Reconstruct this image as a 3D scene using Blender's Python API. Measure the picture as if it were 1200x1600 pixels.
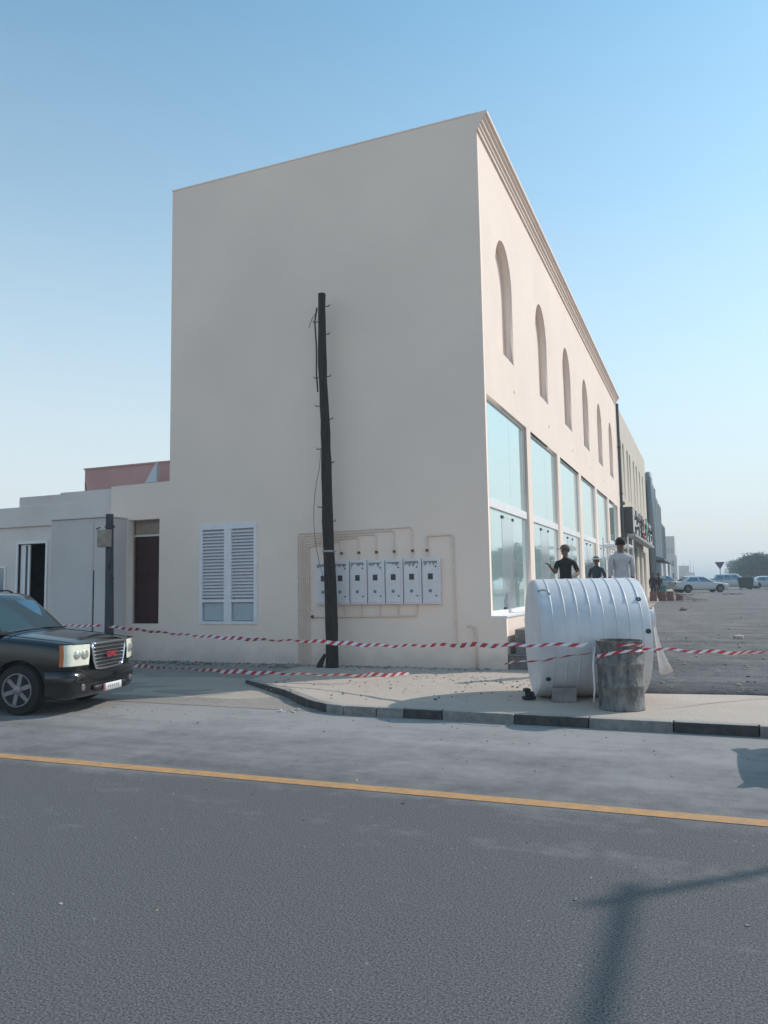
import bpy, bmesh, math, random
from mathutils import Vector, Matrix
R = math.radians
random.seed(7)
S = bpy.context.scene
for o in list(bpy.data.objects): bpy.data.objects.remove(o)
COL = S.collection

# ------------------------------------------------------------ camera
cd = bpy.data.cameras.new('camera'); cam = bpy.data.objects.new('camera', cd); COL.objects.link(cam)
S.camera = cam
cd.sensor_fit = 'VERTICAL'; cd.sensor_height = 36.0; cd.lens = 27.0
cd.clip_start = 0.05; cd.clip_end = 6000
YAW, PITCH, ROLL = R(22.45), R(5.54), R(0.958)
fw = Vector((-math.sin(YAW)*math.cos(PITCH), math.cos(YAW)*math.cos(PITCH), math.sin(PITCH)))
r0 = Vector((math.cos(YAW), math.sin(YAW), 0)); u0 = r0.cross(fw)
rr = r0*math.cos(ROLL) - u0*math.sin(ROLL); uu = u0*math.cos(ROLL) + r0*math.sin(ROLL)
m = Matrix((rr, uu, -fw)).transposed().to_4x4(); m.translation = (0, 0, 1.8)
cam.matrix_world = m
# ------------------------------------------------------------ sky and sun
SUN_EL = R(36.0); SUN_H = Vector((0.735, 0.678, 0)).normalized()
to_sun = Vector((SUN_H.x*math.cos(SUN_EL), SUN_H.y*math.cos(SUN_EL), math.sin(SUN_EL)))
w = bpy.data.worlds.new('World'); S.world = w; w.use_nodes = True
nt = w.node_tree; bg = nt.nodes['Background']
sky = nt.nodes.new('ShaderNodeTexSky'); sky.sky_type = 'NISHITA'; sky.sun_disc = False
sky.sun_elevation = SUN_EL; sky.sun_rotation = math.atan2(SUN_H.x, SUN_H.y)
sky.air_density = 1.0; sky.dust_density = 0.3; sky.ozone_density = 3.0; sky.altitude = 0
# dusty Gulf air: the whole sky slightly milky, paler evenly towards the horizon all round
tint = nt.nodes.new('ShaderNodeMix'); tint.data_type = 'RGBA'; tint.blend_type = 'MULTIPLY'; tint.inputs[0].default_value = 1
tint.inputs[7].default_value = (0.76, 1.02, 0.87, 1); nt.links.new(sky.outputs[0], tint.inputs[6])
tcw = nt.nodes.new('ShaderNodeTexCoord'); spw = nt.nodes.new('ShaderNodeSeparateXYZ'); nt.links.new(tcw.outputs['Generated'], spw.inputs[0])
rmp = nt.nodes.new('ShaderNodeValToRGB'); rmp.color_ramp.interpolation = 'LINEAR'
for p_, v_ in ((0.0, 1.0), (0.06, .95), (0.16, .78), (0.30, .50), (0.45, .25), (0.62, .08), (1.0, .0)):
    e_ = rmp.color_ramp.elements[0] if p_ == 0 else (rmp.color_ramp.elements[-1] if p_ == 1 else rmp.color_ramp.elements.new(p_)); e_.color = (v_, v_, v_, 1)
nt.links.new(spw.outputs[2], rmp.inputs[0])
mixw = nt.nodes.new('ShaderNodeMix'); mixw.data_type = 'RGBA'; nt.links.new(rmp.outputs[0], mixw.inputs[0]); nt.links.new(tint.outputs[2], mixw.inputs[6])
mixw.inputs[7].default_value = (3.25, 3.36, 3.44, 1)
nt.links.new(mixw.outputs[2], bg.inputs[0]); bg.inputs[1].default_value = 0.15
sl = bpy.data.lights.new('sun', 'SUN'); sl.energy = 2.0; sl.angle = R(0.7); sl.color = (1.0, 0.95, 0.88)
so = bpy.data.objects.new('sun', sl); COL.objects.link(so)
so.rotation_euler = to_sun.to_track_quat('Z', 'Y').to_euler(); so.location = (20, 20, 40)
S.view_settings.view_transform = 'Standard'; S.view_settings.look = 'None'
S.view_settings.exposure = 0.70; S.view_settings.gamma = 1.0
S.view_settings.use_curve_mapping = False
S.render.engine = 'CYCLES'

# ------------------------------------------------------------ materials
MATS = {}
def mat(name, col, rough=0.7, var=0.0, scale=3.0, bump=0.0, bscale=40.0, metal=0.0, col2=None, spec=0.5, stretch=(1, 1, 1), detail=5, coat=0.0):
    """procedural: base colour broken up by noise in world position, plus fine relief"""
    if name in MATS: return MATS[name]
    M = bpy.data.materials.new(name); M.use_nodes = True; MATS[name] = M
    t = M.node_tree; N = t.nodes; L = t.links; p = N['Principled BSDF']
    p.inputs['Roughness'].default_value = rough; p.inputs['Metallic'].default_value = metal
    p.inputs['Specular IOR Level'].default_value = spec
    p.inputs['Coat Weight'].default_value = coat; p.inputs['Coat Roughness'].default_value = 0.06
    c = (*col, 1)
    tc = N.new('ShaderNodeTexCoord'); mp = N.new('ShaderNodeMapping'); mp.inputs['Scale'].default_value = stretch
    L.new(tc.outputs['Object'], mp.inputs[0])
    if var > 0 or col2:
        nz = N.new('ShaderNodeTexNoise'); nz.inputs['Scale'].default_value = scale; nz.inputs['Detail'].default_value = detail
        nz.inputs['Roughness'].default_value = 0.62
        L.new(mp.outputs[0], nz.inputs[0])
        rp = N.new('ShaderNodeValToRGB')
        rp.color_ramp.elements[0].position = 0.32; rp.color_ramp.elements[1].position = 0.68
        if col2: a, b = c, (*col2, 1)
        else:
            a = tuple(max(0, x*(1-var)) for x in col)+(1,); b = tuple(min(1, x*(1+var)) for x in col)+(1,)
        rp.color_ramp.elements[0].color = a; rp.color_ramp.elements[1].color = b
        L.new(nz.outputs[0], rp.inputs[0]); L.new(rp.outputs[0], p.inputs['Base Color'])
    else: p.inputs['Base Color'].default_value = c
    if bump > 0:
        nb = N.new('ShaderNodeTexNoise'); nb.inputs['Scale'].default_value = bscale; nb.inputs['Detail'].default_value = 4
        L.new(mp.outputs[0], nb.inputs[0])
        bp = N.new('ShaderNodeBump'); bp.inputs['Strength'].default_value = bump; bp.inputs['Distance'].default_value = 0.02
        L.new(nb.outputs[0], bp.inputs['Height']); L.new(bp.outputs[0], p.inputs['Normal'])
    return M

def wall_mat(name, col, stain=(0.30, 0.26, 0.24), amt=0.05, low=True):
    """painted render: broad mottling, faint vertical streaks, dust splash with a ragged edge near the ground"""
    M = bpy.data.materials.new(name); M.use_nodes = True; MATS[name] = M
    t = M.node_tree; N = t.nodes; L = t.links; p = N['Principled BSDF']; p.inputs['Roughness'].default_value = 0.85
    p.inputs['Specular IOR Level'].default_value = 0.25
    g = N.new('ShaderNodeNewGeometry')
    n1 = N.new('ShaderNodeTexNoise'); n1.inputs['Scale'].default_value = 0.45; n1.inputs['Detail'].default_value = 6
    L.new(g.outputs['Position'], n1.inputs[0])
    mp = N.new('ShaderNodeMapping'); mp.inputs['Scale'].default_value = (0.5, 0.5, 0.4); L.new(g.outputs['Position'], mp.inputs[0])
    n2 = N.new('ShaderNodeTexNoise'); n2.inputs['Scale'].default_value = 1.3; n2.inputs['Detail'].default_value = 5; L.new(mp.outputs[0], n2.inputs[0])
    ad = N.new('ShaderNodeMath'); ad.operation = 'ADD'; L.new(n1.outputs[0], ad.inputs[0]); L.new(n2.outputs[0], ad.inputs[1])
    mr = N.new('ShaderNodeMapRange'); mr.inputs[1].default_value = 0.75; mr.inputs[2].default_value = 1.3
    mr.inputs[3].default_value = 1-amt; mr.inputs[4].default_value = 1+amt*0.5; L.new(ad.outputs[0], mr.inputs[0])
    hs = N.new('ShaderNodeHueSaturation'); hs.inputs['Color'].default_value = (*col, 1); L.new(mr.outputs[0], hs.inputs['Value'])
    out = hs.outputs[0]
    if low:
        sp = N.new('ShaderNodeSeparateXYZ'); L.new(g.outputs['Position'], sp.inputs[0])
        n3 = N.new('ShaderNodeTexNoise'); n3.inputs['Scale'].default_value = 2.2; n3.inputs['Detail'].default_value = 6; L.new(g.outputs['Position'], n3.inputs[0])
        ms = N.new('ShaderNodeMath'); ms.operation = 'MULTIPLY_ADD'; ms.inputs[1].default_value = 0.9; L.new(n3.outputs[0], ms.inputs[0]); ms.inputs[2].default_value = -0.05
        df = N.new('ShaderNodeMath'); df.operation = 'SUBTRACT'; L.new(ms.outputs[0], df.inputs[0]); L.new(sp.outputs[2], df.inputs[1])
        r2 = N.new('ShaderNodeMapRange'); r2.inputs[1].default_value = -0.12; r2.inputs[2].default_value = 0.22; r2.inputs[4].default_value = 0.28; L.new(df.outputs[0], r2.inputs[0])
        mx = N.new('ShaderNodeMix'); mx.data_type = 'RGBA'; L.new(r2.outputs[0], mx.inputs[0]); L.new(out, mx.inputs[6]); mx.inputs[7].default_value = (*stain, 1)
        out = mx.outputs[2]
    L.new(out, p.inputs['Base Color'])
    nb = N.new('ShaderNodeTexNoise'); nb.inputs['Scale'].default_value = 28; nb.inputs['Detail'].default_value = 5; L.new(g.outputs['Position'], nb.inputs[0])
    n5 = N.new('ShaderNodeTexNoise'); n5.inputs['Scale'].default_value = 1.6; n5.inputs['Detail'].default_value = 3; L.new(g.outputs['Position'], n5.inputs[0])
    b0 = N.new('ShaderNodeBump'); b0.inputs['Strength'].default_value = 0.12; b0.inputs['Distance'].default_value = 0.12; L.new(n5.outputs[0], b0.inputs['Height'])
    bp = N.new('ShaderNodeBump'); bp.inputs['Strength'].default_value = 0.22; bp.inputs['Distance'].default_value = 0.01
    L.new(nb.outputs[0], bp.inputs['Height']); L.new(b0.outputs[0], bp.inputs['Normal']); L.new(bp.outputs[0], p.inputs['Normal'])
    return M

def ground_mat(name, c1, c2, dust, dust_y=None, grain=90.0, bump=0.5, speck=None, span=(1.05, 1.75), lumps=0.15, spk=0.075):
    """c1/c2 aggregate mottling; wind-blown dust that thickens towards dust_y (a drift against the kerb)"""
    M = bpy.data.materials.new(name); M.use_nodes = True; MATS[name] = M
    t = M.node_tree; N = t.nodes; L = t.links; p = N['Principled BSDF']; p.inputs['Roughness'].default_value = 0.88
    p.inputs['Specular IOR Level'].default_value = 0.3
    g = N.new('ShaderNodeNewGeometry')
    def noise(sc, de, stretch=None):
        n = N.new('ShaderNodeTexNoise'); n.inputs['Scale'].default_value = sc; n.inputs['Detail'].default_value = de; n.inputs['Roughness'].default_value = 0.65
        if stretch:
            mp = N.new('ShaderNodeMapping'); mp.inputs['Scale'].default_value = stretch; L.new(g.outputs['Position'], mp.inputs[0]); L.new(mp.outputs[0], n.inputs[0])
        else: L.new(g.outputs['Position'], n.inputs[0])
        return n
    gr = noise(grain, 3); rp = N.new('ShaderNodeValToRGB')
    rp.color_ramp.elements[0].position = 0.36; rp.color_ramp.elements[1].position = 0.66
    rp.color_ramp.elements[0].color = (*c1, 1); rp.color_ramp.elements[1].color = (*c2, 1)
    L.new(gr.outputs[0], rp.inputs[0])
    big = noise(0.9, 8); strk = noise(0.9, 7, (0.10, 1.6, 1)); med = noise(5.0, 5)
    s1 = N.new('ShaderNodeMath'); s1.operation = 'ADD'; L.new(big.outputs[0], s1.inputs[0]); L.new(strk.outputs[0], s1.inputs[1])
    s2 = N.new('ShaderNodeMath'); s2.operation = 'MULTIPLY_ADD'; L.new(med.outputs[0], s2.inputs[0]); s2.inputs[1].default_value = 0.55; L.new(s1.outputs[0], s2.inputs[2])
    last = s2
    if dust_y is not None:
        sp = N.new('ShaderNodeSeparateXYZ'); L.new(g.outputs['Position'], sp.inputs[0])
        mr = N.new('ShaderNodeMapRange'); mr.inputs[1].default_value = dust_y[0]; mr.inputs[2].default_value = dust_y[1]
        mr.inputs[3].default_value = dust_y[2]; mr.inputs[4].default_value = dust_y[3]; L.new(sp.outputs[1], mr.inputs[0])
        s3 = N.new('ShaderNodeMath'); s3.operation = 'ADD'; L.new(s2.outputs[0], s3.inputs[0]); L.new(mr.outputs[0], s3.inputs[1]); last = s3
    f = N.new('ShaderNodeMapRange'); f.inputs[1].default_value = span[0]; f.inputs[2].default_value = span[1]; f.inputs[4].default_value = 0.85
    L.new(last.outputs[0], f.inputs[0])
    mx = N.new('ShaderNodeMix'); mx.data_type = 'RGBA'; L.new(f.outputs[0], mx.inputs[0]); L.new(rp.outputs[0], mx.inputs[6]); mx.inputs[7].default_value = (*dust, 1)
    out = mx.outputs[2]
    if speck:
        vo = N.new('ShaderNodeTexVoronoi'); vo.inputs['Scale'].default_value = 9.0; L.new(g.outputs['Position'], vo.inputs[0])
        ng = noise(1.3, 2)
        lt = N.new('ShaderNodeMath'); lt.operation = 'LESS_THAN'; lt.inputs[1].default_value = spk; L.new(vo.outputs['Distance'], lt.inputs[0])
        gt = N.new('ShaderNodeMath'); gt.operation = 'GREATER_THAN'; gt.inputs[1].default_value = 0.55; L.new(ng.outputs[0], gt.inputs[0])
        ml = N.new('ShaderNodeMath'); ml.operation = 'MULTIPLY'; L.new(lt.outputs[0], ml.inputs[0]); L.new(gt.outputs[0], ml.inputs[1])
        m2 = N.new('ShaderNodeMix'); m2.data_type = 'RGBA'; L.new(ml.outputs[0], m2.inputs[0]); L.new(out, m2.inputs[6]); m2.inputs[7].default_value = (*speck, 1)
        out = m2.outputs[2]
    L.new(out, p.inputs['Base Color'])
    bp = N.new('ShaderNodeBump'); bp.inputs['Strength'].default_value = bump; bp.inputs['Distance'].default_value = 0.012
    L.new(gr.outputs[0], bp.inputs['Height'])
    b2 = N.new('ShaderNodeBump'); b2.inputs['Strength'].default_value = lumps; b2.inputs['Distance'].default_value = 0.05
    L.new(med.outputs[0], b2.inputs['Height']); L.new(bp.outputs[0], b2.inputs['Normal']); L.new(b2.outputs[0], p.inputs['Normal'])
    return M

def glass_mat(name, tint, metal=0.8, rough=0.02, under=(0.08, 0.13, 0.14)):
    M = bpy.data.materials.new(name); M.use_nodes = True; MATS[name] = M
    t = M.node_tree; N = t.nodes; L = t.links; p = N['Principled BSDF']
    p.inputs['Base Color'].default_value = (*tint, 1); p.inputs['Metallic'].default_value = 1; p.inputs['Roughness'].default_value = rough
    d = N.new('ShaderNodeBsdfPrincipled'); d.inputs['Base Color'].default_value = (*under, 1); d.inputs['Roughness'].default_value = 0.05
    mx = N.new('ShaderNodeMixShader'); mx.inputs[0].default_value = metal
    L.new(d.outputs[0], mx.inputs[1]); L.new(p.outputs[0], mx.inputs[2]); L.new(mx.outputs[0], N['Material Output'].inputs[0])
    g = N.new('ShaderNodeNewGeometry'); n = N.new('ShaderNodeTexNoise'); n.inputs['Scale'].default_value = 0.6; L.new(g.outputs['Position'], n.inputs[0])
    b = N.new('ShaderNodeBump'); b.inputs['Strength'].default_value = 0.04; b.inputs['Distance'].default_value = 0.05
    L.new(n.outputs[0], b.inputs['Height']); L.new(b.outputs[0], p.inputs['Normal'])
    return M

wall_cream = wall_mat('cream render', (0.915, 0.735, 0.63))
wall_grey = wall_mat('grey white render', (0.80, 0.68, 0.63), amt=0.16)
wall_tan = wall_mat('tan render', (0.62, 0.53, 0.44), low=False)
wall_panel = wall_mat('grey hoarding', (0.68, 0.60, 0.575), amt=0.12)
wall_red = wall_mat('faded red render', (0.64, 0.36, 0.33), amt=0.14, low=False)
wall_pale = wall_mat('pale far render', (0.60, 0.52, 0.49), low=False)
asphalt = ground_mat('asphalt', (0.052, 0.050, 0.050), (0.205, 0.195, 0.19), (0.36, 0.335, 0.32), (4.6, 9.9, -0.40, 0.54), grain=85, bump=0.35, speck=(0.26, 0.25, 0.24))
lot_asphalt = ground_mat('lot asphalt', (0.05, 0.048, 0.053), (0.115, 0.11, 0.115), (0.21, 0.195, 0.19), (12.0, 60.0, -0.05, 0.35), grain=26, bump=1.0, speck=(0.36, 0.33, 0.31), span=(1.12, 1.55), lumps=0.9, spk=0.16)
sand = ground_mat('sandy ground', (0.38, 0.31, 0.25), (0.48, 0.40, 0.33), (0.52, 0.44, 0.36), grain=30, bump=0.5)
paving = ground_mat('dusty paving', (0.43, 0.345, 0.285), (0.55, 0.45, 0.38), (0.58, 0.47, 0.39), grain=24, bump=0.35)
dirt = ground_mat('dirt street', (0.22, 0.19, 0.17), (0.33, 0.29, 0.255), (0.42, 0.36, 0.31), grain=30, bump=0.6)
yellow_paint = mat('yellow road paint', (0.62, 0.30, 0.10), 0.7, col2=(0.38, 0.235, 0.13), scale=9, detail=9, bump=0.3, bscale=60)
kerb_black = mat('black kerb paint', (0.022, 0.023, 0.025), 0.6, col2=(0.075, 0.07, 0.068), scale=7, bump=0.3, bscale=30)
kerb_pale = mat('worn kerb paint', (0.30, 0.28, 0.265), 0.8, col2=(0.17, 0.16, 0.155), scale=7, bump=0.3, bscale=30)
def settle_dust(M, dust, amt=.8):
    t = M.node_tree; N = t.nodes; L = t.links; p = N['Principled BSDF']; src = p.inputs['Base Color'].links[0].from_socket
    g = N.new('ShaderNodeNewGeometry'); sp = N.new('ShaderNodeSeparateXYZ'); L.new(g.outputs['True Normal'], sp.inputs[0])
    n = N.new('ShaderNodeTexNoise'); n.inputs['Scale'].default_value = 6; n.inputs['Detail'].default_value = 6; L.new(g.outputs['Position'], n.inputs[0])
    a = N.new('ShaderNodeMath'); a.operation = 'MULTIPLY_ADD'; a.inputs[1].default_value = .9; a.inputs[2].default_value = -.35; L.new(n.outputs[0], a.inputs[0])
    b_ = N.new('ShaderNodeMath'); b_.operation = 'ADD'; L.new(a.outputs[0], b_.inputs[0]); L.new(sp.outputs[2], b_.inputs[1])
    r_ = N.new('ShaderNodeMapRange'); r_.inputs[1].default_value = .5; r_.inputs[2].default_value = 1.1; r_.inputs[4].default_value = amt; L.new(b_.outputs[0], r_.inputs[0])
    mx = N.new('ShaderNodeMix'); mx.data_type = 'RGBA'; L.new(r_.outputs[0], mx.inputs[0]); L.new(src, mx.inputs[6]); mx.inputs[7].default_value = (*dust, 1); L.new(mx.outputs[2], p.inputs['Base Color'])
settle_dust(kerb_black, (.44, .38, .33)); settle_dust(kerb_pale, (.46, .40, .35))
conc = mat('concrete', (0.27, 0.25, 0.235), 0.9, 0.25, 5, 0.4, 40)
conc_dark = mat('rough concrete', (0.19, 0.175, 0.165), 0.95, 0.35, 6, 0.7, 25)
white_alu = mat('white aluminium', (0.84, 0.79, 0.78), 0.4, 0.05, 4)
white_paint = mat('white gloss paint', (0.66, 0.68, 0.72), 0.45, 0.06, 3)
slat_mat = mat('white louvre', (0.82, 0.76, 0.78), 0.5, 0.05, 6)
panel_blue = mat('pale blue panel', (0.45, 0.49, 0.52), 0.4, 0.05, 4)
glass = glass_mat('storefront glass', (0.86, 0.95, 0.93), 0.50, under=(0.50, 0.63, 0.60))
pale_leaf_glass = glass_mat('pale reflecting glass', (0.74, 0.80, 0.80), 0.45, 0.12, (0.55, 0.60, 0.60))  # door leaf: its paler reflection is put into the glass colour
dark_glass = glass_mat('dark glass', (0.55, 0.62, 0.66), 0.35, 0.05, (0.03, 0.04, 0.05))
car_glass = glass_mat('car glass', (0.26, 0.50, 0.62), 0.38, 0.03, (0.012, 0.045, 0.07))
dark_metal = mat('dark metal', (0.05, 0.05, 0.055), 0.5, 0.2, 8)
black_void = mat('dark interior', (0.012, 0.011, 0.012), 0.9)
maroon = mat('dark maroon wood', (0.045, 0.010, 0.012), 0.55, 0.3, 3, stretch=(6, 6, 0.5))
timber = mat('weathered creosoted timber', (0.018, 0.014, 0.013), 0.85, col2=(0.055, 0.042, 0.036), scale=5, bump=0.9, bscale=9, stretch=(6, 6, 0.5))
steel = mat('galvanised steel', (0.35, 0.36, 0.37), 0.5, 0.15, 6, metal=0.6)
rust = mat('rusty steel', (0.13, 0.065, 0.04), 0.85, 0.4, 10, 0.3, 40)
cab_mat = mat('grey white cabinet', (0.76, 0.70, 0.71), 0.5, 0.07, 3)
cab_dirt = mat('cement splash', (0.30, 0.27, 0.25), 0.95, 0.3, 12, 0.5, 40)
tan_box = mat('tan box', (0.34, 0.27, 0.22), 0.7, 0.2, 6)

# ------------------------------------------------------------ builders
ORG = {}
def link(o): COL.objects.link(o); return o
def tag(o, label=None, cat=None, group=None, kind=None):
    for k, v in (('label', label), ('category', cat), ('group', group), ('kind', kind)):
        if v: o[k] = v
    return o
def thing(name, loc, label, cat, group=None):
    o = link(bpy.data.objects.new(name, None)); o.location = loc; o.empty_display_size = 0.2
    ORG[o.name] = Vector(loc); return tag(o, label, cat, group)
class B:
    def __init__(s): s.bm = bmesh.new()
    def face(s, pts, mi=0):
        f = s.bm.faces.new([s.bm.verts.new(p) for p in pts]); f.material_index = mi; return f
    def box(s, x0, x1, y0, y1, z0, z1, mi=0):
        v = [s.bm.verts.new((x, y, z)) for x in (x0, x1) for y in (y0, y1) for z in (z0, z1)]
        for q in ((0, 1, 3, 2), (4, 6, 7, 5), (0, 4, 5, 1), (2, 3, 7, 6), (0, 2, 6, 4), (1, 5, 7, 3)):
            s.bm.faces.new([v[i] for i in q]).material_index = mi
        return s
    def obox(s, c, ex, ey, ez, a, b, d, mi=0):
        """oriented box: centre, three unit axes, half sizes"""
        c, ex, ey, ez = Vector(c), Vector(ex), Vector(ey), Vector(ez)
        v = [s.bm.verts.new(c+ex*i*a+ey*j*b+ez*k*d) for i in (-1, 1) for j in (-1, 1) for k in (-1, 1)]
        for q in ((0, 1, 3, 2), (4, 6, 7, 5), (0, 4, 5, 1), (2, 3, 7, 6), (0, 2, 6, 4), (1, 5, 7, 3)):
            s.bm.faces.new([v[i] for i in q]).material_index = mi
        return s
    def tube(s, pts, rad, n=8, mi=0, cap=True):
        pts = [Vector(p) for p in pts]; rings = []
        rad = rad if isinstance(rad, (list, tuple)) else [rad]*len(pts)
        up = None
        for i, p in enumerate(pts):
            d = (pts[min(i+1, len(pts)-1)]-pts[max(i-1, 0)]).normalized()
            if up is None: up = Vector((0, 0, 1)) if abs(d.z) < 0.9 else Vector((1, 0, 0))
            a = d.cross(up).normalized(); b = a.cross(d).normalized(); up = b
            rings.append([s.bm.verts.new(p+(a*math.cos(2*math.pi*k/n)+b*math.sin(2*math.pi*k/n))*rad[i]) for k in range(n)])
        for i in range(len(rings)-1):
            for k in range(n):
                s.bm.faces.new((rings[i][k], rings[i][(k+1) % n], rings[i+1][(k+1) % n], rings[i+1][k])).material_index = mi
        if cap:
            s.bm.faces.new(rings[0][::-1]).material_index = mi; s.bm.faces.new(rings[-1]).material_index = mi
        return s
    def lathe(s, prof, c=(0, 0, 0), ax=(0, 0, 1), n=24, mi=0, jit=0.0):
        """prof: (radius, height along axis)"""
        c = Vector(c); ax = Vector(ax).normalized(); t = Vector((1, 0, 0)) if abs(ax.x) < 0.8 else Vector((0, 1, 0))
        a = ax.cross(t).normalized(); b = ax.cross(a); rings = []
        for r, h in prof:
            rings.append([s.bm.verts.new(c+ax*h+(a*math.cos(2*math.pi*k/n)+b*math.sin(2*math.pi*k/n))*(max(r, 1e-4)*(1+random.uniform(-jit, jit)))) for k in range(n)])
        for i in range(len(rings)-1):
            for k in range(n):
                s.bm.faces.new((rings[i][k], rings[i][(k+1) % n], rings[i+1][(k+1) % n], rings[i+1][k])).material_index = mi
        s.bm.faces.new(rings[0][::-1]).material_index = mi; s.bm.faces.new(rings[-1]).material_index = mi
        return s
    def prism(s, poly, axis, d0, d1, mi=0):
        """poly of (u,v); axis 0: extrude along x with (y,z); 1: along y with (x,z); 2: along z with (x,y)"""
        def P(u, v, d): return ((d, u, v), (u, d, v), (u, v, d))[axis]
        a = [s.bm.verts.new(P(u, v, d0)) for u, v in poly]; b = [s.bm.verts.new(P(u, v, d1)) for u, v in poly]
        n = len(poly)
        s.bm.faces.new(a).material_index = mi; s.bm.faces.new(b[::-1]).material_index = mi
        for i in range(n): s.bm.faces.new((a[i], b[i], b[(i+1) % n], a[(i+1) % n])).material_index = mi
        return s
    def build(s, name, mats, parent=None, smooth=False, bevel=0.0, world=True, sub=0, recalc=True, angle=None):
        if recalc: bmesh.ops.recalc_face_normals(s.bm, faces=s.bm.faces)
        off = Vector((0, 0, 0)); p = parent
        if world and parent is not None:
            off = ORG.get(parent.name, Vector((0, 0, 0)))
        if off.length > 0: bmesh.ops.translate(s.bm, verts=s.bm.verts, vec=-off)
        me = bpy.data.meshes.new(name); s.bm.to_mesh(me); s.bm.free()
        for mm in (mats if isinstance(mats, (list, tuple)) else [mats]): me.materials.append(mm)
        if smooth:
            for f in me.polygons: f.use_smooth = True
        o = link(bpy.data.objects.new(name, me)); o.parent = parent
        if world: ORG[o.name] = off.copy()          # sub-parts share the thing's origin
        if bevel > 0:
            bv = o.modifiers.new('bevel', 'BEVEL'); bv.width = bevel; bv.segments = 2; bv.limit_method = 'ANGLE'; bv.angle_limit = R(40)
        if sub:
            sb = o.modifiers.new('sub', 'SUBSURF'); sb.levels = sub; sb.render_levels = sub
        if smooth and angle:
            me.set_sharp_from_angle(angle=R(angle))
        return o
def copy_tree(o, parent=None):
    c = o.copy(); link(c); c.parent = parent
    for ch in list(o.children): copy_tree(ch, c)
    return c
def slab(outer, holes, fn, d0, d1):
    """flat wall with real openings: 2D filled curve extruded, mapped by fn(u, v, depth)"""
    cu = bpy.data.curves.new('tmp', 'CURVE'); cu.dimensions = '2D'; cu.fill_mode = 'BOTH'; cu.extrude = 0.5
    for pts in [outer]+holes:
        sp = cu.splines.new('POLY'); sp.points.add(len(pts)-1)
        for i, (u, v) in enumerate(pts): sp.points[i].co = (u, v, 0, 1)
        sp.use_cyclic_u = True
    ob = link(bpy.data.objects.new('tmp', cu)); dg = bpy.context.evaluated_depsgraph_get(); dg.update()
    me = bpy.data.meshes.new_from_object(ob.evaluated_get(dg)); b = B(); b.bm.from_mesh(me)
    bpy.data.objects.remove(ob); bpy.data.curves.remove(cu); bpy.data.meshes.remove(me)
    bmesh.ops.remove_doubles(b.bm, verts=b.bm.verts, dist=1e-4)
    for v in b.bm.verts: v.co = Vector(fn(v.co.x, v.co.y, d0+(d1-d0)*(v.co.z+0.5)))
    return b
def rect(u0, u1, v0, v1): return [(u0, v0), (u1, v0), (u1, v1), (u0, v1)]
def smooth01(t): t = max(0, min(1, t)); return t*t*(3-2*t)

# ------------------------------------------------------------ the setting
def lot_z(y): return 0.12+0.0125*max(0, min(y, 67)-12.5)
b = B()    # ground sheet, reaching the horizon
ys = [-2500, -60, 9.5, 11.5, 12.5, 67, 110, 400, 3000]; xs = [-2500, -300, -60, -8, 0, 60, 300, 2500]
g = [[b.bm.verts.new((x, y, (-0.05 if y < 10 else (0.02 if y < 12 else lot_z(y)-0.05)))) for x in xs] for y in ys]
for i in range(len(ys)-1):
    for j in range(len(xs)-1): b.bm.faces.new((g[i][j], g[i][j+1], g[i+1][j+1], g[i+1][j]))
tag(b.build('ground', sand), kind='structure')
b = B(); b.face([(-150, -6, 0), (150, -6, 0), (150, 10.16, 0), (-150, 10.16, 0)])
tag(b.build('road', asphalt), kind='structure')
b = B(); b.face([(-150, 4.6, .004), (150, 8.28, .004), (150, 8.45, .004), (-150, 4.77, .004)])
tag(b.build('road_marking', yellow_paint), kind='structure')
# dirt side street in front of the end wall, rising to the wall base
b = B(); nx, ny = 50, 20; G = []
for i in range(ny+1):
    y = 10.16+(15.4-10.16)*i/ny; row = []
    for j in range(nx+1):
        x = -40+(-5.2+40)*j/nx
        row.append(b.bm.verts.new((x, y, 0.004+0.125*smooth01((y-10.8)/3.6)+(random.uniform(-.012, .012) if 0 < i < ny else 0))))
    G.append(row)
for i in range(ny):
    for j in range(nx): b.bm.faces.new((G[i][j], G[i][j+1], G[i+1][j+1], G[i+1][j]))
tag(b.build('dirt_street', dirt, smooth=True), kind='structure')
# pavement: outline follows the kerb, sandy towards the wall
KERB = [(14.0, 9.98), (-4.75, 10.12)]
arc = [(-5.15, 10.24), (-5.6, 10.52), (-6.0, 10.9), (-6.45, 11.35), (-7.1, 11.85), (-7.9, 12.45)]
b = B()
inner = [(14, 10.11), (-4.75, 10.13), (-5.08, 10.23), (-5.47, 10.49), (-5.93, 10.91), (-6.43, 11.39), (-7.08, 11.88), (-7.88, 12.46), (-7.95, 14.94), (-3.62, 14.94), (-3.62, 15.6), (14, 15.6)]
vs = [b.bm.verts.new((x, y, .125 if y < 14 else .15)) for x, y in inner]
f = b.bm.faces.new(vs)
bmesh.ops.triangulate(b.bm, faces=[f]); bmesh.ops.subdivide_edges(b.bm, edges=b.bm.edges, cuts=5, use_grid_fill=True)
for v in b.bm.verts:
    v.co.z = 0.125+0.02*smooth01((v.co.y-11.5)/3)+0.012*math.sin(v.co.x*3.1)*math.sin(v.co.y*2.3)*smooth01((v.co.y-11)/1.5)
tag(b.build('pavement', paving, smooth=True), kind='structure')
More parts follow.
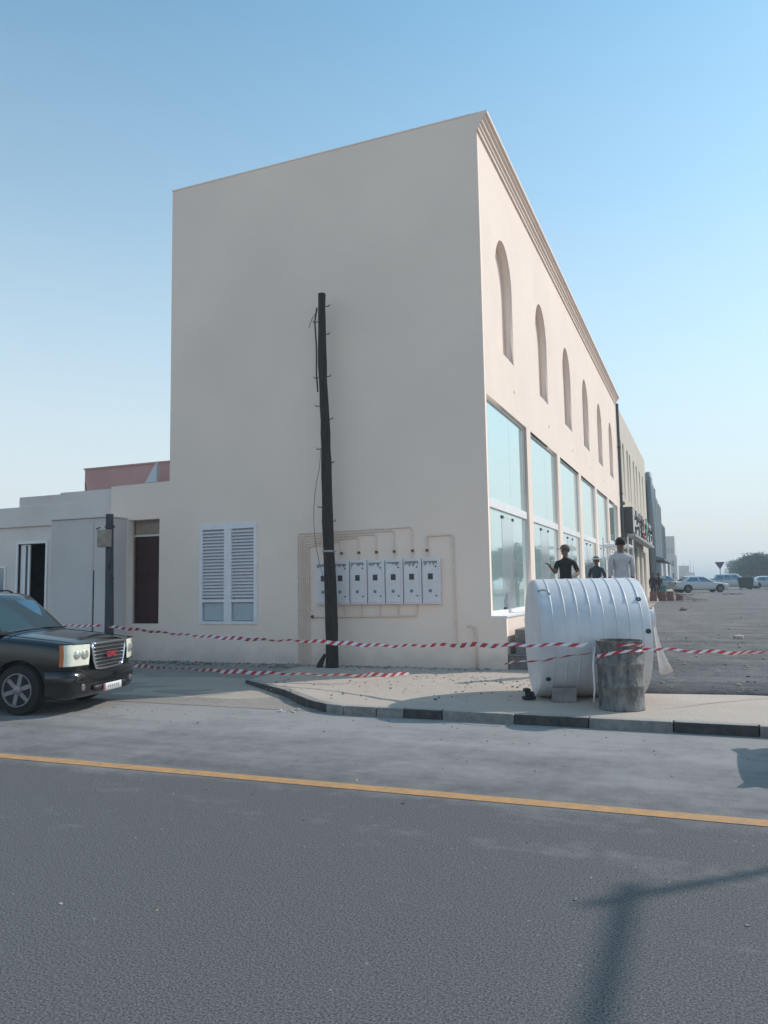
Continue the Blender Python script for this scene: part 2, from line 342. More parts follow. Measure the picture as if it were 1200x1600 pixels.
# asphalt forecourt behind the pavement
b = B(); G = []
lx = [-2.6, -1.2, 0.5, 3, 8, 20, 45]; ly = [12.45, 13.5, 15, 18, 24, 32, 45, 67, 80, 110, 160]
for i, y in enumerate(ly):
    G.append([b.bm.verts.new((x, y+(0.18*math.sin(x*2.2) if i == 0 else 0), lot_z(y)+0.03)) for x in lx])
for i in range(len(ly)-1):
    for j in range(len(lx)-1): b.bm.faces.new((G[i][j], G[i][j+1], G[i+1][j+1], G[i+1][j]))
for j in range(len(lx)-1):
    a, c = G[0][j], G[0][j+1]; d = b.bm.verts.new((c.co.x, c.co.y-.02, .10)); e = b.bm.verts.new((a.co.x, a.co.y-.02, .10)); b.bm.faces.new((a, c, d, e))
tag(b.build('forecourt', lot_asphalt, smooth=True), kind='structure')

# kerb stones, painted black and pale in turn
kerb = link(bpy.data.objects.new('kerb', None)); tag(kerb, kind='structure')
ORG['kerb'] = Vector((0, 0, 0))
def kerb_stone(p, q, m_):
    p, q = Vector((*p, 0)), Vector((*q, 0)); d = (q-p).normalized(); n = Vector((-d.y, d.x, 0))
    if n.y < 0: n = -n
    L_ = (q-p).length-0.012; bb = B(); c = (p+q)/2
    h = 0.129+random.uniform(-.002, .003)
    bb.obox(c+n*0.075+Vector((0, 0, h/2-.03)), d, n, Vector((0, 0, 1)), L_/2, .075+random.uniform(-.003, .003), h/2+.03)
    bb.build('kerb_stone', m_, kerb, bevel=.014)
edges = [14.0]
kx = [-4.82, -4.31, -3.9, -3.35, -2.36, -1.42, -.43, .5, 1.45, 2.4, 3.35, 4.3, 5.25, 6.2]
kc = [0, 0, 1, 0, 1, 0, 1, 0, 1, 0, 1, 0, 1]
for i in range(len(kx)-1):
    kerb_stone((kx[i], 10.0+.02*(kx[i] < -3)), (kx[i+1], 10.0+.02*(kx[i+1] < -3)), kerb_black if kc[i] else kerb_pale)
ac = [(-4.82, 10.02), (-5.15, 10.13), (-5.55, 10.40), (-6.0, 10.82), (-6.5, 11.3), (-7.15, 11.78), (-7.95, 12.36)]
for i in range(len(ac)-1):
    kerb_stone(ac[i+1], ac[i], kerb_black if i in (2, 3, 5) or i == 1 else (kerb_pale if i == 0 else kerb_black))

# ------------------------------------------------------------ main building
Y0, Y1, XF, XL, ZT = 14.95, 42.3, -3.93, -11.74, 11.69
bld = thing('corner_building', (-7.8, 28, .12), 'cream rendered corner block with six tall glass shopfronts below arched niches', 'building')
SH = (-10.86, -9.29, 1.0, 3.31)
b = slab([(XL, -.1), (-3.62, -.1), (-3.62, 1.15), (XF, 1.15), (XF, 11.37), (XF, ZT), (XL, ZT)], [rect(*SH)], lambda u, v, d: (u, d, v), Y0, Y0+.12)
b.build('end_wall', wall_cream, bld)
bays = [(15.07 if i == 0 else 15.05+4.43*i, 18.98+4.43*i) for i in range(6)]
ZB, ZO = 1.19, 5.72
holes = []
for y0, y1 in bays:
    holes.append(rect(y0+.002 if y0 > 15.1 else y0+.06, y1, ZB, ZO))
    c = (15.05+18.98)/2+(y0-15.05 if y0 > 15.1 else 0); r_ = .80
    holes.append([(c-r_, 7.0), (c+r_, 7.0)]+[(c+r_*math.cos(a), 8.72+1.02*math.sin(a)) for a in [math.pi*k/16 for k in range(17)]])
b = slab([(Y0+.12, 1.15), (Y1, 1.15), (Y1, ZT), (Y0+.12, ZT)], holes, lambda u, v, d: (d, u, v), XF-.001, XF-.32)
b.build('front_wall', wall_cream, bld)
for i, (y0, y1) in enumerate(bays):
    c = 17.015+4.43*i
    B().box(XF-.34, XF-.21, c-.95, c+.95, 6.85, 9.9).build('niche_back', wall_cream, bld)
B().box(XF-.3, -3.622, Y0+.12, Y1, -.1, 1.148).build('plinth', wall_cream, bld, bevel=.01)
B().box(XL, XL+.25, Y0+.12, Y1, -.1, ZT).build('rear_wall', wall_cream, bld)
B().box(XL+.25, XF-.33, Y1-.25, Y1, -.1, ZT).build('party_wall', wall_cream, bld)
B().box(XL+.25, XF-.33, Y0+.12, Y1-.25, 10.7, 10.9).build('roof', conc, bld)
b = B(); prof = [(XF, 11.33), (-3.885, 11.33), (-3.885, 11.40), (-3.85, 11.42), (-3.85, 11.48), (-3.80, 11.50), (-3.80, 11.565), (-3.745, 11.59), (-3.745, 11.645), (-3.69, 11.655), (-3.69, 11.72), (XF-.1, 11.72), (XF-.1, ZT+.002), (XF, ZT+.002)]
b.prism(prof, 1, Y0-.004, Y1+.02); b.build('cornice', wall_cream, bld)
B().box(XL-.015, XF-.1, Y0-.012, Y0+.14, ZT+.001, ZT+.035).build('parapet_cap', wall_cream, bld, bevel=.008)

XG = XF-.10
fit = mat('patch fitting', (0.03, 0.03, 0.035), 0.35, metal=0.7)
for i, (y0, y1) in enumerate(bays):
    if i == 0: y0 += .06
    b = B(); t = .05
    b.box(XG-.04, XG+.03, y0, y0+t, ZB, ZO); b.box(XG-.04, XG+.03, y1-t, y1, ZB, ZO)
    b.box(XG-.04, XG+.03, y0+t, y1-t, ZO-t, ZO); b.box(XG-.05, XG+.06, y0+t, y1-t, ZB, ZB+.07)
    sf = b.build('storefront', white_alu, bld, bevel=.004)
    B().box(XG-.045, XG+.05, y0+t, y1-t, 3.40, 3.58).build('transom', white_alu, sf, bevel=.006)
    W_ = y1-y0-2*t; j = y0+t+W_*.60
    B().box(XG-.012, XG, y0+t, j-.006, 3.58, ZO-t).build('glass_pane', glass, sf)
    B().box(XG-.012, XG, j+.006, y1-t, 3.58, ZO-t).build('glass_pane', glass, sf)
    d0, d1 = y0+t+W_*.35, y0+t+W_*.64
    B().box(XG-.012, XG, y0+t, d0-.005, ZB+.07, 3.40).build('glass_pane', glass, sf)
    B().box(XG-.012, XG, d1+.012, y1-t, ZB+.07, 3.40).build('glass_pane', glass, sf)
    B().box(XG-.012, XG, d0-.005, d1+.012, 3.30, 3.40).build('glass_pane', glass, sf)
    B().box(XG-.006, XG+.006, d0, d1, ZB+.075, 3.295).build('door_leaf', pale_leaf_glass, sf)
    for q in ((d0-.03, d0+.14, 3.25, 3.31), (d1-.12, d1+.03, 3.25, 3.31), (d0, d0+.16, ZB+.07, ZB+.12)):
        B().box(XG-.02, XG+.022, *q).build('patch_fitting', fit, sf)
    b = B(); b.tube([(XG+.055, d1-.06, 1.95), (XG+.055, d1-.06, 2.55)], .010); b.tube([(XG, d1-.06, 2.0), (XG+.055, d1-.06, 2.0)], .008); b.tube([(XG, d1-.06, 2.5), (XG+.055, d1-.06, 2.5)], .008)
    b.build('door_handle', steel, sf)
B().box(XF-.02, -3.60, Y0-.006, Y1, 1.149, 1.185).build('sill', white_alu, bld, bevel=.004)
# small wall sleeves left in the render above the shopfronts
for i in range(6):
    b = B(); c = 17.0+4.43*i
    b.lathe([(.05, 0), (.05, .012), (.035, .012)], (XF, c+.75, 6.35), (1, 0, 0), 10)
    b.build('cable_sleeve', wall_cream, bld)
# louvre shutters
win = B(); x0, x1, z0, z1 = SH; xm = (x0+x1)/2
for a, c_, d, e in ((x0, x0+.09, z0, z1), (x1-.09, x1, z0, z1), (xm-.10, xm+.10, z0, z1)): win.box(a, c_, Y0-.025, Y0+.06, d, e)
for a, c_ in ((x0+.09, xm-.10), (xm+.10, x1-.09)):
    for d, e in ((z0, z0+.07), (z0+.50, z0+.57), (z1-.13, z1)): win.box(a, c_, Y0-.025, Y0+.06, d, e)
wo = win.build('louvre_shutter', slat_mat, bld, bevel=.004)
B().box(x0, x1, Y0+.065, Y0+.075, z0, z1).build('backing', panel_blue, wo)
sm = B(); sl_w = (xm-.10)-(x0+.09)
sm.obox((0, 0, 0), (1, 0, 0), (0, math.cos(R(38)), math.sin(R(38))), (0, -math.sin(R(38)), math.cos(R(38))), sl_w/2, .042, .006)
sproto = sm.build('slat', slat_mat, wo, world=False); sproto.location = Vector((0, 0, 0))
first = True
for cx in ((x0+.09+xm-.10)/2, (xm+.10+x1-.09)/2):
    n = 21
    for k in range(n):
        o = sproto if first else link(sproto.copy()); first = False; o.parent = wo
        o.location = Vector((cx, Y0+.022, z0+.60+(z1-.15-z0-.60)*(k+.5)/n))-ORG[bld.name]
for cx in ((x0+.09+xm-.10)/2, (xm+.10+x1-.09)/2):
    B().box(cx-sl_w/2+.02, cx+sl_w/2-.02, Y0+.03, Y0+.045, z0+.09, z0+.48).build('lower_panel', panel_blue, wo, bevel=.004)
# downpipe at the joint with the next block
b = B(); b.tube([(XF+.09, Y1+.12, .3), (XF+.09, Y1+.12, 11.4)], .075, 10)
for z in (1.5, 4, 6.5, 9): b.box(XF, XF+.19, Y1+.03, Y1+.21, z, z+.05)
tag(b.build('downpipe', dark_metal), 'dark downpipe running up the joint between the cream block and its neighbour', 'downpipe')

# steps and landing in front of the shopfronts
st = thing('concrete_steps', (-2.5, 18, .12), 'rough concrete steps and landing beside the cream plinth', 'steps')
B().box(-3.618, -1.1, 14.98, 17.2, .0, .41).build('lower_step', conc_dark, st, bevel=.03)
B().box(-3.50, -1.15, 15.10, 17.1, .41, .92).build('upper_step', conc_dark, st, bevel=.03)
B().box(-3.618, -2.25, 17.2, 25, .0, .92).build('landing', conc_dark, st, bevel=.02)
B().box(-3.618, -1.1, 14.97, 17.2, .41, .43).build('tread', conc, st)

# ------------------------------------------------------------ meter cabinets and conduits on the end wall
def meter(i, x0, label):
    t_ = thing('meter_cabinet', (x0+.2, Y0, 1.4), label, 'meter cabinet', 'meter cabinets in a row on the end wall')
    a, c_ = x0+.012, x0+.398; zb, zt = 1.43, 2.36+random.uniform(-.01, .01)
    B().box(a, c_, Y0-.10, Y0, zb, zt).build('body', cab_mat, t_, bevel=.006)
    dr = B().box(a+.035, c_-.05, Y0-.122, Y0-.10, zb+.04, zt-.05).build('door', cab_mat, t_, bevel=.004)
    B().box(x0+.145, x0+.25, Y0-.128, Y0-.1215, 1.93, 2.05).build('meter_window', dark_metal, dr)
    b = B(); b.lathe([(.017, 0), (.017, .012)], (x0+.315, Y0-.122, 2.19), (0, -1, 0), 8); b.lathe([(.017, 0), (.017, .012)], (x0+.315, Y0-.122, 1.60), (0, -1, 0), 8)
    b.build('lock', dark_metal, dr)
    B().lathe([(.036, 0), (.036, .004)], (x0+.19, Y0-.122, 1.70), (0, -1, 0), 12).build('sticker', conc, dr)
    b = B(); rnd = random.Random(i); zs = zt-.055
    pts = [(a+.04, zs)]
    for k in range(9): pts.append((a+.04+(c_-a-.10)*k/8, zs-.015-abs(rnd.gauss(0, .05))))
    pts.append((c_-.055, zs))
    b.prism(pts[::-1], 1, Y0-.126, Y0-.1215); b.build('cement_splash', cab_dirt, dr)
labs = ['meter cabinet mostly hidden behind the dark timber pole', 'meter cabinet just clear of the dark timber pole, second in the row',
        'third meter cabinet of the row counted from the dark timber pole', 'middle meter cabinet of the row of seven, cement stained along its top',
        'fifth meter cabinet of the row counted from the dark timber pole', 'meter cabinet next to last in the row, cement stain running down its door',
        'last meter cabinet of the row, beside the lone conduit at the building corner']
MX = [-7.77+.407*i for i in range(7)]
for i in range(7): meter(i, MX[i], labs[i])
pipe_m = mat('painted conduit', (0.80, 0.64, 0.55), 0.6, 0.1, 6)
order = ['outermost', 'second outermost', 'third', 'fourth', 'fifth', 'innermost']
for k in range(6):
    xv = -8.235+.054*k; zt = 2.99-.057*k; xe = MX[5-k]+.19
    b = B(); y = Y0-.026
    b.tube([(xv, y, .1), (xv, y, zt-.04), (xv+.02, y, zt-.01), (xv+.05, y, zt), (xe-.05, y, zt+.03), (xe-.02, y, zt+.02), (xe, y, zt-.02), (xe, y, 2.37)], .012, 8)
    b.lathe([(.03, 0), (.03, .05)], (xe, y, 2.50), (0, 0, 1), 8, 1)
    for z in (.6, 1.3, 2.0): b.box(xv-.022, xv+.022, Y0-.045, Y0, z, z+.03)
    tag(b.build('conduit_pipe', [pipe_m, rust], smooth=True, angle=40), order[k]+' of six nested conduits bending over to the meter cabinets', 'conduit', 'conduits on the end wall')
b = B(); y = Y0-.026; xa = MX[6]+.10
b.tube([(xa, y, 2.40), (xa, y, 2.78), (xa+.03, y, 2.82), (-4.70, y, 2.83), (-4.67, y, 2.80), (-4.65, y, .55)], .018, 8); b.lathe([(.03, 0), (.03, .05)], (xa, y, 2.50), (0, 0, 1), 8, 1)
tag(b.build('conduit_pipe', [pipe_m, rust], smooth=True, angle=40), 'lone conduit looping up from the last cabinet and down near the building corner', 'conduit', 'conduits on the end wall')
b = B(); b.tube([(-7.85, y, 1.17), (MX[5]+.25, y, 1.19), (MX[5]+.27, y, 1.42)], .02, 8); b.lathe([(.035, 0), (.035, .05)], (-7.86, y, 1.17), (-1, 0, 0), 8, 1)
for k in range(5): b.tube([(MX[k]+.25, y, 1.19), (MX[k]+.25, y, 1.43)], .016, 8)
tag(b.build('conduit_pipe', [pipe_m, rust], smooth=True, angle=40), 'horizontal collecting conduit running below the meter cabinets', 'conduit', 'conduits on the end wall')
b = B(); b.tube([(-4.38, y-.1, .98), (-4.30, y-.12, 1.0), (-4.26, y-.05, .95), (-4.24, Y0-.03, .62), (-4.24, Y0-.03, .12)], .022, 8)
tag(b.build('conduit_pipe', [pipe_m], smooth=True), 'short hooked conduit low on the end wall by the corner', 'conduit', 'conduits on the end wall')

# ------------------------------------------------------------ leaning timber pole
tp = thing('timber_pole', (-7.22, 14.50, .12), 'leaning blackened timber utility pole with step bolts in front of the meter cabinets', 'pole')
b = B(); base = Vector((-7.22, 14.50, .05)); top = Vector((-7.40, 14.55, 8.20)); n = 26
pts = []; rad = []
for i in range(n+1):
    t = i/n; p = base.lerp(top, t); p += Vector((.012*math.sin(t*5.2+.6)+.012*math.sin(t*13), .01*math.sin(t*7), 0)); pts.append(p); rad.append((.142-.062*t)*(1+random.uniform(-.05, .05)))
b.tube(pts, rad, 14)
for v in b.bm.verts: v.co += Vector((random.uniform(-.006, .006), random.uniform(-.006, .006), 0))
b.build('shaft', timber, tp, smooth=True, angle=60)
def pole_pt(z):
    t = (z-base.z)/(top.z-base.z); return pts[min(n, max(0, round(t*n)))]
for z, s_ in ((8.0, 1), (7.45, -1), (7.2, 1), (6.25, -1), (6.2, 1), (5.7, -1), (5.25, 1), (4.75, -1), (4.35, 1), (3.6, -1), (3.1, 1)):
    p = pole_pt(z); b = B(); b.tube([p+Vector((s_*.05, -.02, 0)), p+Vector((s_*.19, -.03, .0)), p+Vector((s_*.205, -.03, .035))], .011, 6)
    b.build('step_bolt', rust, tp)
b = B(); q = pole_pt(7.9); b.tube([q+Vector((-.10, -.04, 0)), q+Vector((-.15, -.05, -.3)), q+Vector((-.11, -.06, -.9)), q+Vector((-.12, -.05, -1.5)), pole_pt(6.0)+Vector((-.12, -.04, 0))], .018, 6)
b.tube([q+Vector((-.12, -.04, -.1)), q+Vector((-.22, -.06, -.25)), q+Vector((-.30, -.05, -.42))], .007, 5)
b.build('cable_stub', dark_metal, tp, smooth=True)
b = B(); P_ = [pole_pt(4.6)+Vector((-.09, -.06, 0))]
for k in range(1, 12):
    t = k/11; P_.append(Vector((-7.28-.28*math.sin(math.pi*min(1, t*1.15))**.7+.02*t, 14.38, 4.6-3.1*t)))
b.tube(P_, .006, 5); b.build('hanging_wire', rust, tp, smooth=True)
b = B(); b.lathe([(.145, 0), (.147, .04)], pole_pt(2.45)-Vector((0, 0, .02)), (0, 0, 1), 14); b.build('steel_band', steel, tp)
b = B(); b.tube([(-7.50, 14.44, .08), (-7.46, 14.45, .22), (-7.36, 14.47, .42)], [.07, .065, .03], 8)
b.build('stub_post', timber, tp, smooth=True)

# ------------------------------------------------------------ low annex on the dirt street
an = thing('annex_building', (-14.5, 17, .12), 'low grey annex with stepped parapet, open doorways beside the tall cream block', 'building')
dz = (-12.96, -12.03, 1.0, 3.52)
b = slab([(-13.52, -.1), (XL, -.1), (XL, 4.41), (-13.52, 4.39)], [rect(*dz)], lambda u, v, d: (u, d, v), Y0+.005, Y0+.36); b.build('cream_wall', wall_cream, an)
B().box(-13.52, XL-.02, Y0+.36, 21, 3.9, 4.05).build('roof', conc, an)
dr = B().box(dz[0], dz[1]-.12, Y0+.27, Y0+.32, dz[2], 3.16).build('door', maroon, an)
B().box(dz[0]+.02, dz[1]-.02, Y0+.24, Y0+.34, 3.16, dz[3]).build('transom_panel', tan_box, an)
b = B(); b.box(dz[1]-.12, dz[1], Y0+.2, Y0+.34, dz[2], 3.16); b.box(dz[0], dz[1]-.12, Y0+.22, Y0+.34, 3.12, 3.165); b.build('door_frame', wall_grey, an)
for a in range(2):
    B().box(dz[0]+.1, dz[1]-.22, Y0+.255, Y0+.271, 1.15+1.0*a, 1.98+1.0*a).build('door_panel', maroon, an, bevel=.008)
yb = 15.32
b = slab([(-30, -.1), (-13.52, -.1), (-13.52, 4.40), (-15.55, 4.40), (-15.55, 4.36), (-17.0, 4.36), (-17.0, 4.09), (-30, 4.09)], [rect(-16.98, -16.0, .2, 3.09), rect(-18.4, -17.46, 1.82, 2.46)], lambda u, v, d: (u, d, v), yb, yb+.28); b.build('grey_wall', wall_grey, an)
B().box(-30, -13.53, yb-.07, yb-.001, 3.55, 4.085).build('fascia', wall_grey, an, bevel=.01)
B().box(-30, -13.53, yb+.281, 22, 3.8, 3.95).build('roof', conc, an)
b = B(); b.box(-17.05, -16.98, yb-.03, yb+.1, .15, 3.15); b.box(-16.0, -15.93, yb-.03, yb+.1, .15, 3.15); b.box(-16.98, -16.0, yb-.03, yb+.1, 3.09, 3.16); b.build('door_frame', white_alu, an, bevel=.006)
b = B(); b.box(-16.95, -16.62, yb+.05, yb+.09, .15, 3.08); b.build('sliding_leaf', white_alu, an, bevel=.006)
B().box(-16.75, -16.70, yb+.03, yb+.05, .15, 3.05).build('leaf_stile', dark_metal, an)
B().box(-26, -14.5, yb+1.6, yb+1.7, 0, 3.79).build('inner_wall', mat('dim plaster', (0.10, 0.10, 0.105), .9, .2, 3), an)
B().box(-18.4, -17.46, yb+.1, yb+.12, 1.82, 2.46).build('window_glass', dark_glass, an)
b = B(); b.box(-18.45, -17.41, yb-.03, yb+.05, 2.46, 2.52); b.box(-18.45, -17.41, yb-.03, yb+.05, 1.77, 1.82); b.box(-17.46, -17.41, yb-.03, yb+.05, 1.82, 2.46); b.build('window_frame', white_alu, an)
# hoarding box (grey site cabin) by the post
hc = thing('site_cabin', (-13.9, 14.6, .12), 'plain grey panel site cabin standing against the annex wall', 'cabin')
B().box(-14.78, -13.0, 14.3, 15.24, .1, 3.55).build('cabin_shell', wall_panel, hc, bevel=.015)
B().box(-14.80, -12.98, 14.26, 15.235, 3.551, 3.58).build('cap', wall_panel, hc, bevel=.008)
for x in (-13.42,): B().box(x, x+.02, 14.285, 14.30, .3, 2.3).build('seam_strip', dark_metal, hc)
B().box(-14.70, -13.44, 14.288, 14.30, .25, 3.45).build('wall_panel', wall_panel, hc, bevel=.004)
B().box(-13.38, -13.03, 14.288, 14.30, .25, 3.45).build('wall_panel', wall_panel, hc, bevel=.004)
# red roof structure behind
rr_ = thing('rooftop_wall', (-16.6, 19.5, 4.0), 'faded red plastered wall rising behind the annex parapet', 'wall')
B().box(-18.27, -13.0, 19, 19.25, 3.95, 5.70).build('red_wall', wall_red, rr_)
B().box(-18.3, -12.98, 18.97, 19.28, 5.70, 5.75).build('coping', wall_red, rr_)
b = B(); b.prism([(-15.28, 5.0), (-14.85, 5.0), (-14.85, 5.62)], 1, 18.3, 18.4); b.build('white_gusset', white_paint, rr_)
tag(B().tube([(-15.0, 15.7, 4.3), (-15.08, 15.7, 4.68)], .012, 6).build('rebar', rust), 'thin rusty rod sticking up from the annex parapet', 'rod')
# street post with box
pp = thing('service_post', (-12.33, 13.6, .1), 'short dark post carrying a tan service box by the grey cabin', 'post')
b = B(); b.tube([(-12.28, 13.6, .0), (-12.29, 13.6, 1.2), (-12.31, 13.6, 2.4), (-12.33, 13.6, 3.53)], [.105, .10, .09, .085], 12); b.build('shaft', mat('grey timber', (0.07, 0.07, 0.075), .85, .4, 5, .6, 9, stretch=(6, 6, .5)), pp, smooth=True, angle=60)
bx = B().box(-12.50, -12.17, 13.40, 13.50, 2.78, 3.17).build('service_box', tan_box, pp, bevel=.01)
B().box(-12.475, -12.195, 13.39, 13.40, 2.81, 3.14).build('box_door', tan_box, bx, bevel=.004)
b = B(); b.tube([(-12.21, 13.47, 2.78), (-12.19, 13.46, 2.6), (-12.16, 13.45, 2.45), (-12.2, 13.48, 2.3)], .018, 6); b.tube([(-12.55, 13.5, 3.16), (-12.62, 13.5, 3.2), (-12.5, 13.5, 3.23)], .014, 6); b.build('cable', dark_metal, pp, smooth=True)
b = B(); b.lathe([(.11, 0), (.11, .05)], (-12.32, 13.6, 3.22), (0, 0, 1), 12); b.build('clamp', dark_metal, pp)
b = B(); b.tube([(-12.18, 13.55, 2.12), (-12.10, 13.5, 2.08)], .02, 6); b.build('bracket', dark_metal, pp)

# ------------------------------------------------------------ water tank, drum, blocks
tank_m = mat('white fibreglass', (0.72, 0.70, 0.72), 0.42, col2=(0.56, 0.55, 0.565), scale=1.6, bump=0.05, bscale=12, coat=0.08)
tank_end_shade = mat('shaded fibreglass end', (0.46, 0.41, 0.40), 0.5, col2=(0.37, 0.33, 0.32), scale=2.0)  # shade on the tank's end disc, painted in as a darker colour
tk = thing('water_tank', (-2.46, 11.72, .12), 'white ribbed fibreglass water tank lying on its side behind the cement drum', 'water tank')
tk.rotation_euler.z = R(20.0)
TL, TR = 1.56, .875
b = B(); b.lathe([(.60, .02), (.78, .012), (.845, .02), (.868, .045), (TR, .08), (TR, TL-.03), (TR-.012, TL)], (0, 0, TR), (1, 0, 0), 72)
body = b.build('shell', tank_m, tk, smooth=True, world=False, angle=35)
for k in range(8):
    x = .19+.178*k; b = B(); b.lathe([(TR-.004, -.016), (TR+.008, -.008), (TR+.010, 0), (TR+.008, .008), (TR-.004, .016)], (x, 0, TR), (1, 0, 0), 72)
    b.build('rib', tank_m, tk, smooth=True, world=False)
b = B(); b.lathe([(.84, .0), (.62, -.002), (.60, .012), (.2, .014), (.0, .014)], (.021, 0, TR), (1, 0, 0), 48); b.build('base_disc', tank_end_shade, tk, smooth=True, world=False, angle=30)
b = B(); b.lathe([(TR-.015, 0), (.70, .035), (.40, .075), (.0, .085)], (TL, 0, TR), (1, 0, 0), 64); b.build('crown', tank_m, tk, smooth=True, world=False)
b = B(); b.lathe([(.115, 0), (.115, .07), (.13, .07), (.13, .11), (.10, .12), (.0, .122)], (TL+.015, -.50, TR+.28), (1, 0, 0), 28); b.build('manhole', tank_m, tk, smooth=True, world=False, angle=40)
def on_tank(x, ang, out=0): return Vector((x, -(TR+out)*math.cos(ang), TR+(TR+out)*math.sin(ang)))
b = B(); b.tube([on_tank(.03, R(52), .012), on_tank(.10, R(52.5), .03), on_tank(.17, R(51), .03), on_tank(.20, R(47), .012)], .012, 8); b.build('hook', steel, tk, smooth=True, world=False)
for x, a in ((.12, -38), (TL-.06, 8), (TL-.12, 40)):
    c = on_tank(x, R(a)); b = B(); b.lathe([(.035, -.01), (.035, .012), (.02, .014), (.02, .004)], c, (c-Vector((x, 0, TR))).normalized(), 12); b.build('port', dark_metal, tk, world=False)
# white sheet stuck to the far end of the tank
b = B(); rows = []
A_ = [Vector((-.72, 12.20, 1.42)), Vector((-.70, 12.05, 1.0)), Vector((-.60, 11.95, .72)), Vector((-.45, 11.90, .50))]
C_ = [Vector((-.74, 12.42, 1.42)), Vector((-.72, 12.45, 1.0)), Vector((-.70, 12.45, .62)), Vector((-.70, 12.40, .42))]
for i in range(4):
    rows.append([b.bm.verts.new(A_[i].lerp(C_[i], k/5)+Vector((.02*math.sin(k*2.1+i), .0, .02*math.sin(k*1.3)))) for k in range(6)])
for i in range(3):
    for k in range(5): b.bm.faces.new((rows[i][k], rows[i][k+1], rows[i+1][k+1], rows[i+1][k]))
o = b.build('plastic_sheet', mat('white sheet', (.85, .84, .84), .5, .06, 4), smooth=True, sub=1); md = o.modifiers.new('t', 'SOLIDIFY'); md.thickness = .004
tag(o, 'white plastic sheet hanging off the tank end, its corner flared out', 'sheet')

drum_m = mat('cement caked steel', (0.055, 0.055, 0.055), 0.75, col2=(0.27, 0.255, 0.24), scale=9, bump=0.8, bscale=26, stretch=(1.2, 1.2, .6), detail=10)
dm = thing('oil_drum', (-1.10, 10.86, .128), 'dented cement-caked steel drum wrapped with barrier tape', 'drum')
b = B(); rr1 = .298
pr = [(.285, 0), (rr1+.006, .004), (rr1+.006, .022), (rr1, .03)]
for z in (.31, .60): pr += [(rr1, z-.03), (rr1+.013, z-.012), (rr1+.013, z+.012), (rr1, z+.03)]
pr += [(rr1, .875), (rr1+.009, .885), (rr1+.009, .902), (rr1-.006, .902), (rr1-.012, .87), (rr1-.015, .12), (.0, .11)]
b.lathe(pr, (-1.10, 10.86, .128), (0, 0, 1), 40)
rnd = random.Random(3)
dents = [(rnd.uniform(3.3, 6.2), rnd.uniform(.1, .85), rnd.uniform(.08, .18), rnd.uniform(.006, .02)) for _ in range(12)]
for v in b.bm.verts:
    d = Vector((v.co.x+1.10, v.co.y-10.86, 0)); a = math.atan2(d.y, d.x) % (2*math.pi); z = v.co.z-.128
    if d.length > .2:
        k = sum(-h*math.exp(-(((a-A)*.3)**2+(z-Z)**2)/(s_*s_)) for A, Z, s_, h in dents)
        v.co += d.normalized()*k
b.build('shell', drum_m, dm, smooth=True, angle=50)
blk = B(); blk.box(-.165, .165, -.09, .09, 0, .20); o = blk.build('concrete_block', conc, None, bevel=.012, world=False); o.location = (-1.93, 11.28, .128); o.rotation_euler.z = R(17)
tag(o, 'single grey concrete block chocking the water tank', 'block')
ch = B(); ch.box(-.09, .09, -.06, .06, 0, .05); ch.box(-.05, .07, -.05, .05, .05, .11); ch.box(-.08, .02, -.04, .05, .11, .16)
o = ch.build('tool_bag', mat('black rubber', (.02, .02, .022), .8, .3, 8), None, bevel=.015, world=False); o.location = (-2.44, 11.32, .128); o.rotation_euler.z = R(30)
tag(o, 'small black bundle on the pavement by the tank end', 'bundle')

# ------------------------------------------------------------ barrier tape
tape_r = mat('red tape', (0.52, 0.035, 0.06), 0.45); tape_w = mat('white tape', (0.74, 0.70, 0.70), 0.45)
def tape(name, path, label, twist=0.0, tw0=0.0, width=.075, pitch=.105, ripple=.012, seed=1, parent=None, group='barrier tapes round the site'):
    rnd = random.Random(seed); P = [Vector(p) for p in path]; seg = [0]
    # Catmull-Rom resample
    pts = []
    for i in range(len(P)-1):
        p0, p1, p2, p3 = P[max(i-1, 0)], P[i], P[i+1], P[min(i+2, len(P)-1)]
        for k in range(24):
            t = k/24; pts.append(.5*((2*p1)+(p2-p0)*t+(2*p0-5*p1+4*p2-p3)*t*t+(3*p1-p0-3*p2+p3)*t**3))
    pts.append(P[-1]); cum = [0]
    for i in range(1, len(pts)): cum.append(cum[-1]+(pts[i]-pts[i-1]).length)
    Ln = cum[-1]
    def at(s_):
        s_ = max(0, min(Ln-1e-4, s_)); i = 0
        lo, hi = 0, len(cum)-1
        while hi-lo > 1:
            mi = (lo+hi)//2
            if cum[mi] <= s_: lo = mi
            else: hi = mi
        t = (s_-cum[lo])/max(1e-6, cum[lo+1]-cum[lo]); return pts[lo].lerp(pts[lo+1], t), (pts[lo+1]-pts[lo]).normalized()
    ph = rnd.uniform(0, 6)
    def vert(s_, v):
        p, d = at(s_); side = d.cross(Vector((0, 0, 1))).normalized(); up = side.cross(d)
        a = tw0+twist*s_+.5*math.sin(s_*1.7+ph)
        ww = width*(.78+.22*math.sin(s_*2.3+ph))
        return p+(up*math.cos(a)+side*math.sin(a))*v*ww+Vector((0, 0, ripple*math.sin(s_*9+ph)))
    b = B(); n = int(Ln/pitch); shear = pitch*.9
    prev = None
    for i in range(n*3+1):
        s0 = i*pitch/3; row = [b.bm.verts.new(vert(s0+v*shear, v)) for v in (-.5, 0, .5)]
        if prev:
            for k in range(2): b.bm.faces.new((prev[k], prev[k+1], row[k+1], row[k])).material_index = ((i-1)//3) % 2
        prev = row
    o = b.build(name, [tape_r, tape_w], parent, smooth=True, recalc=False)
    if parent is None: tag(o, label, 'barrier tape', group)
    return o
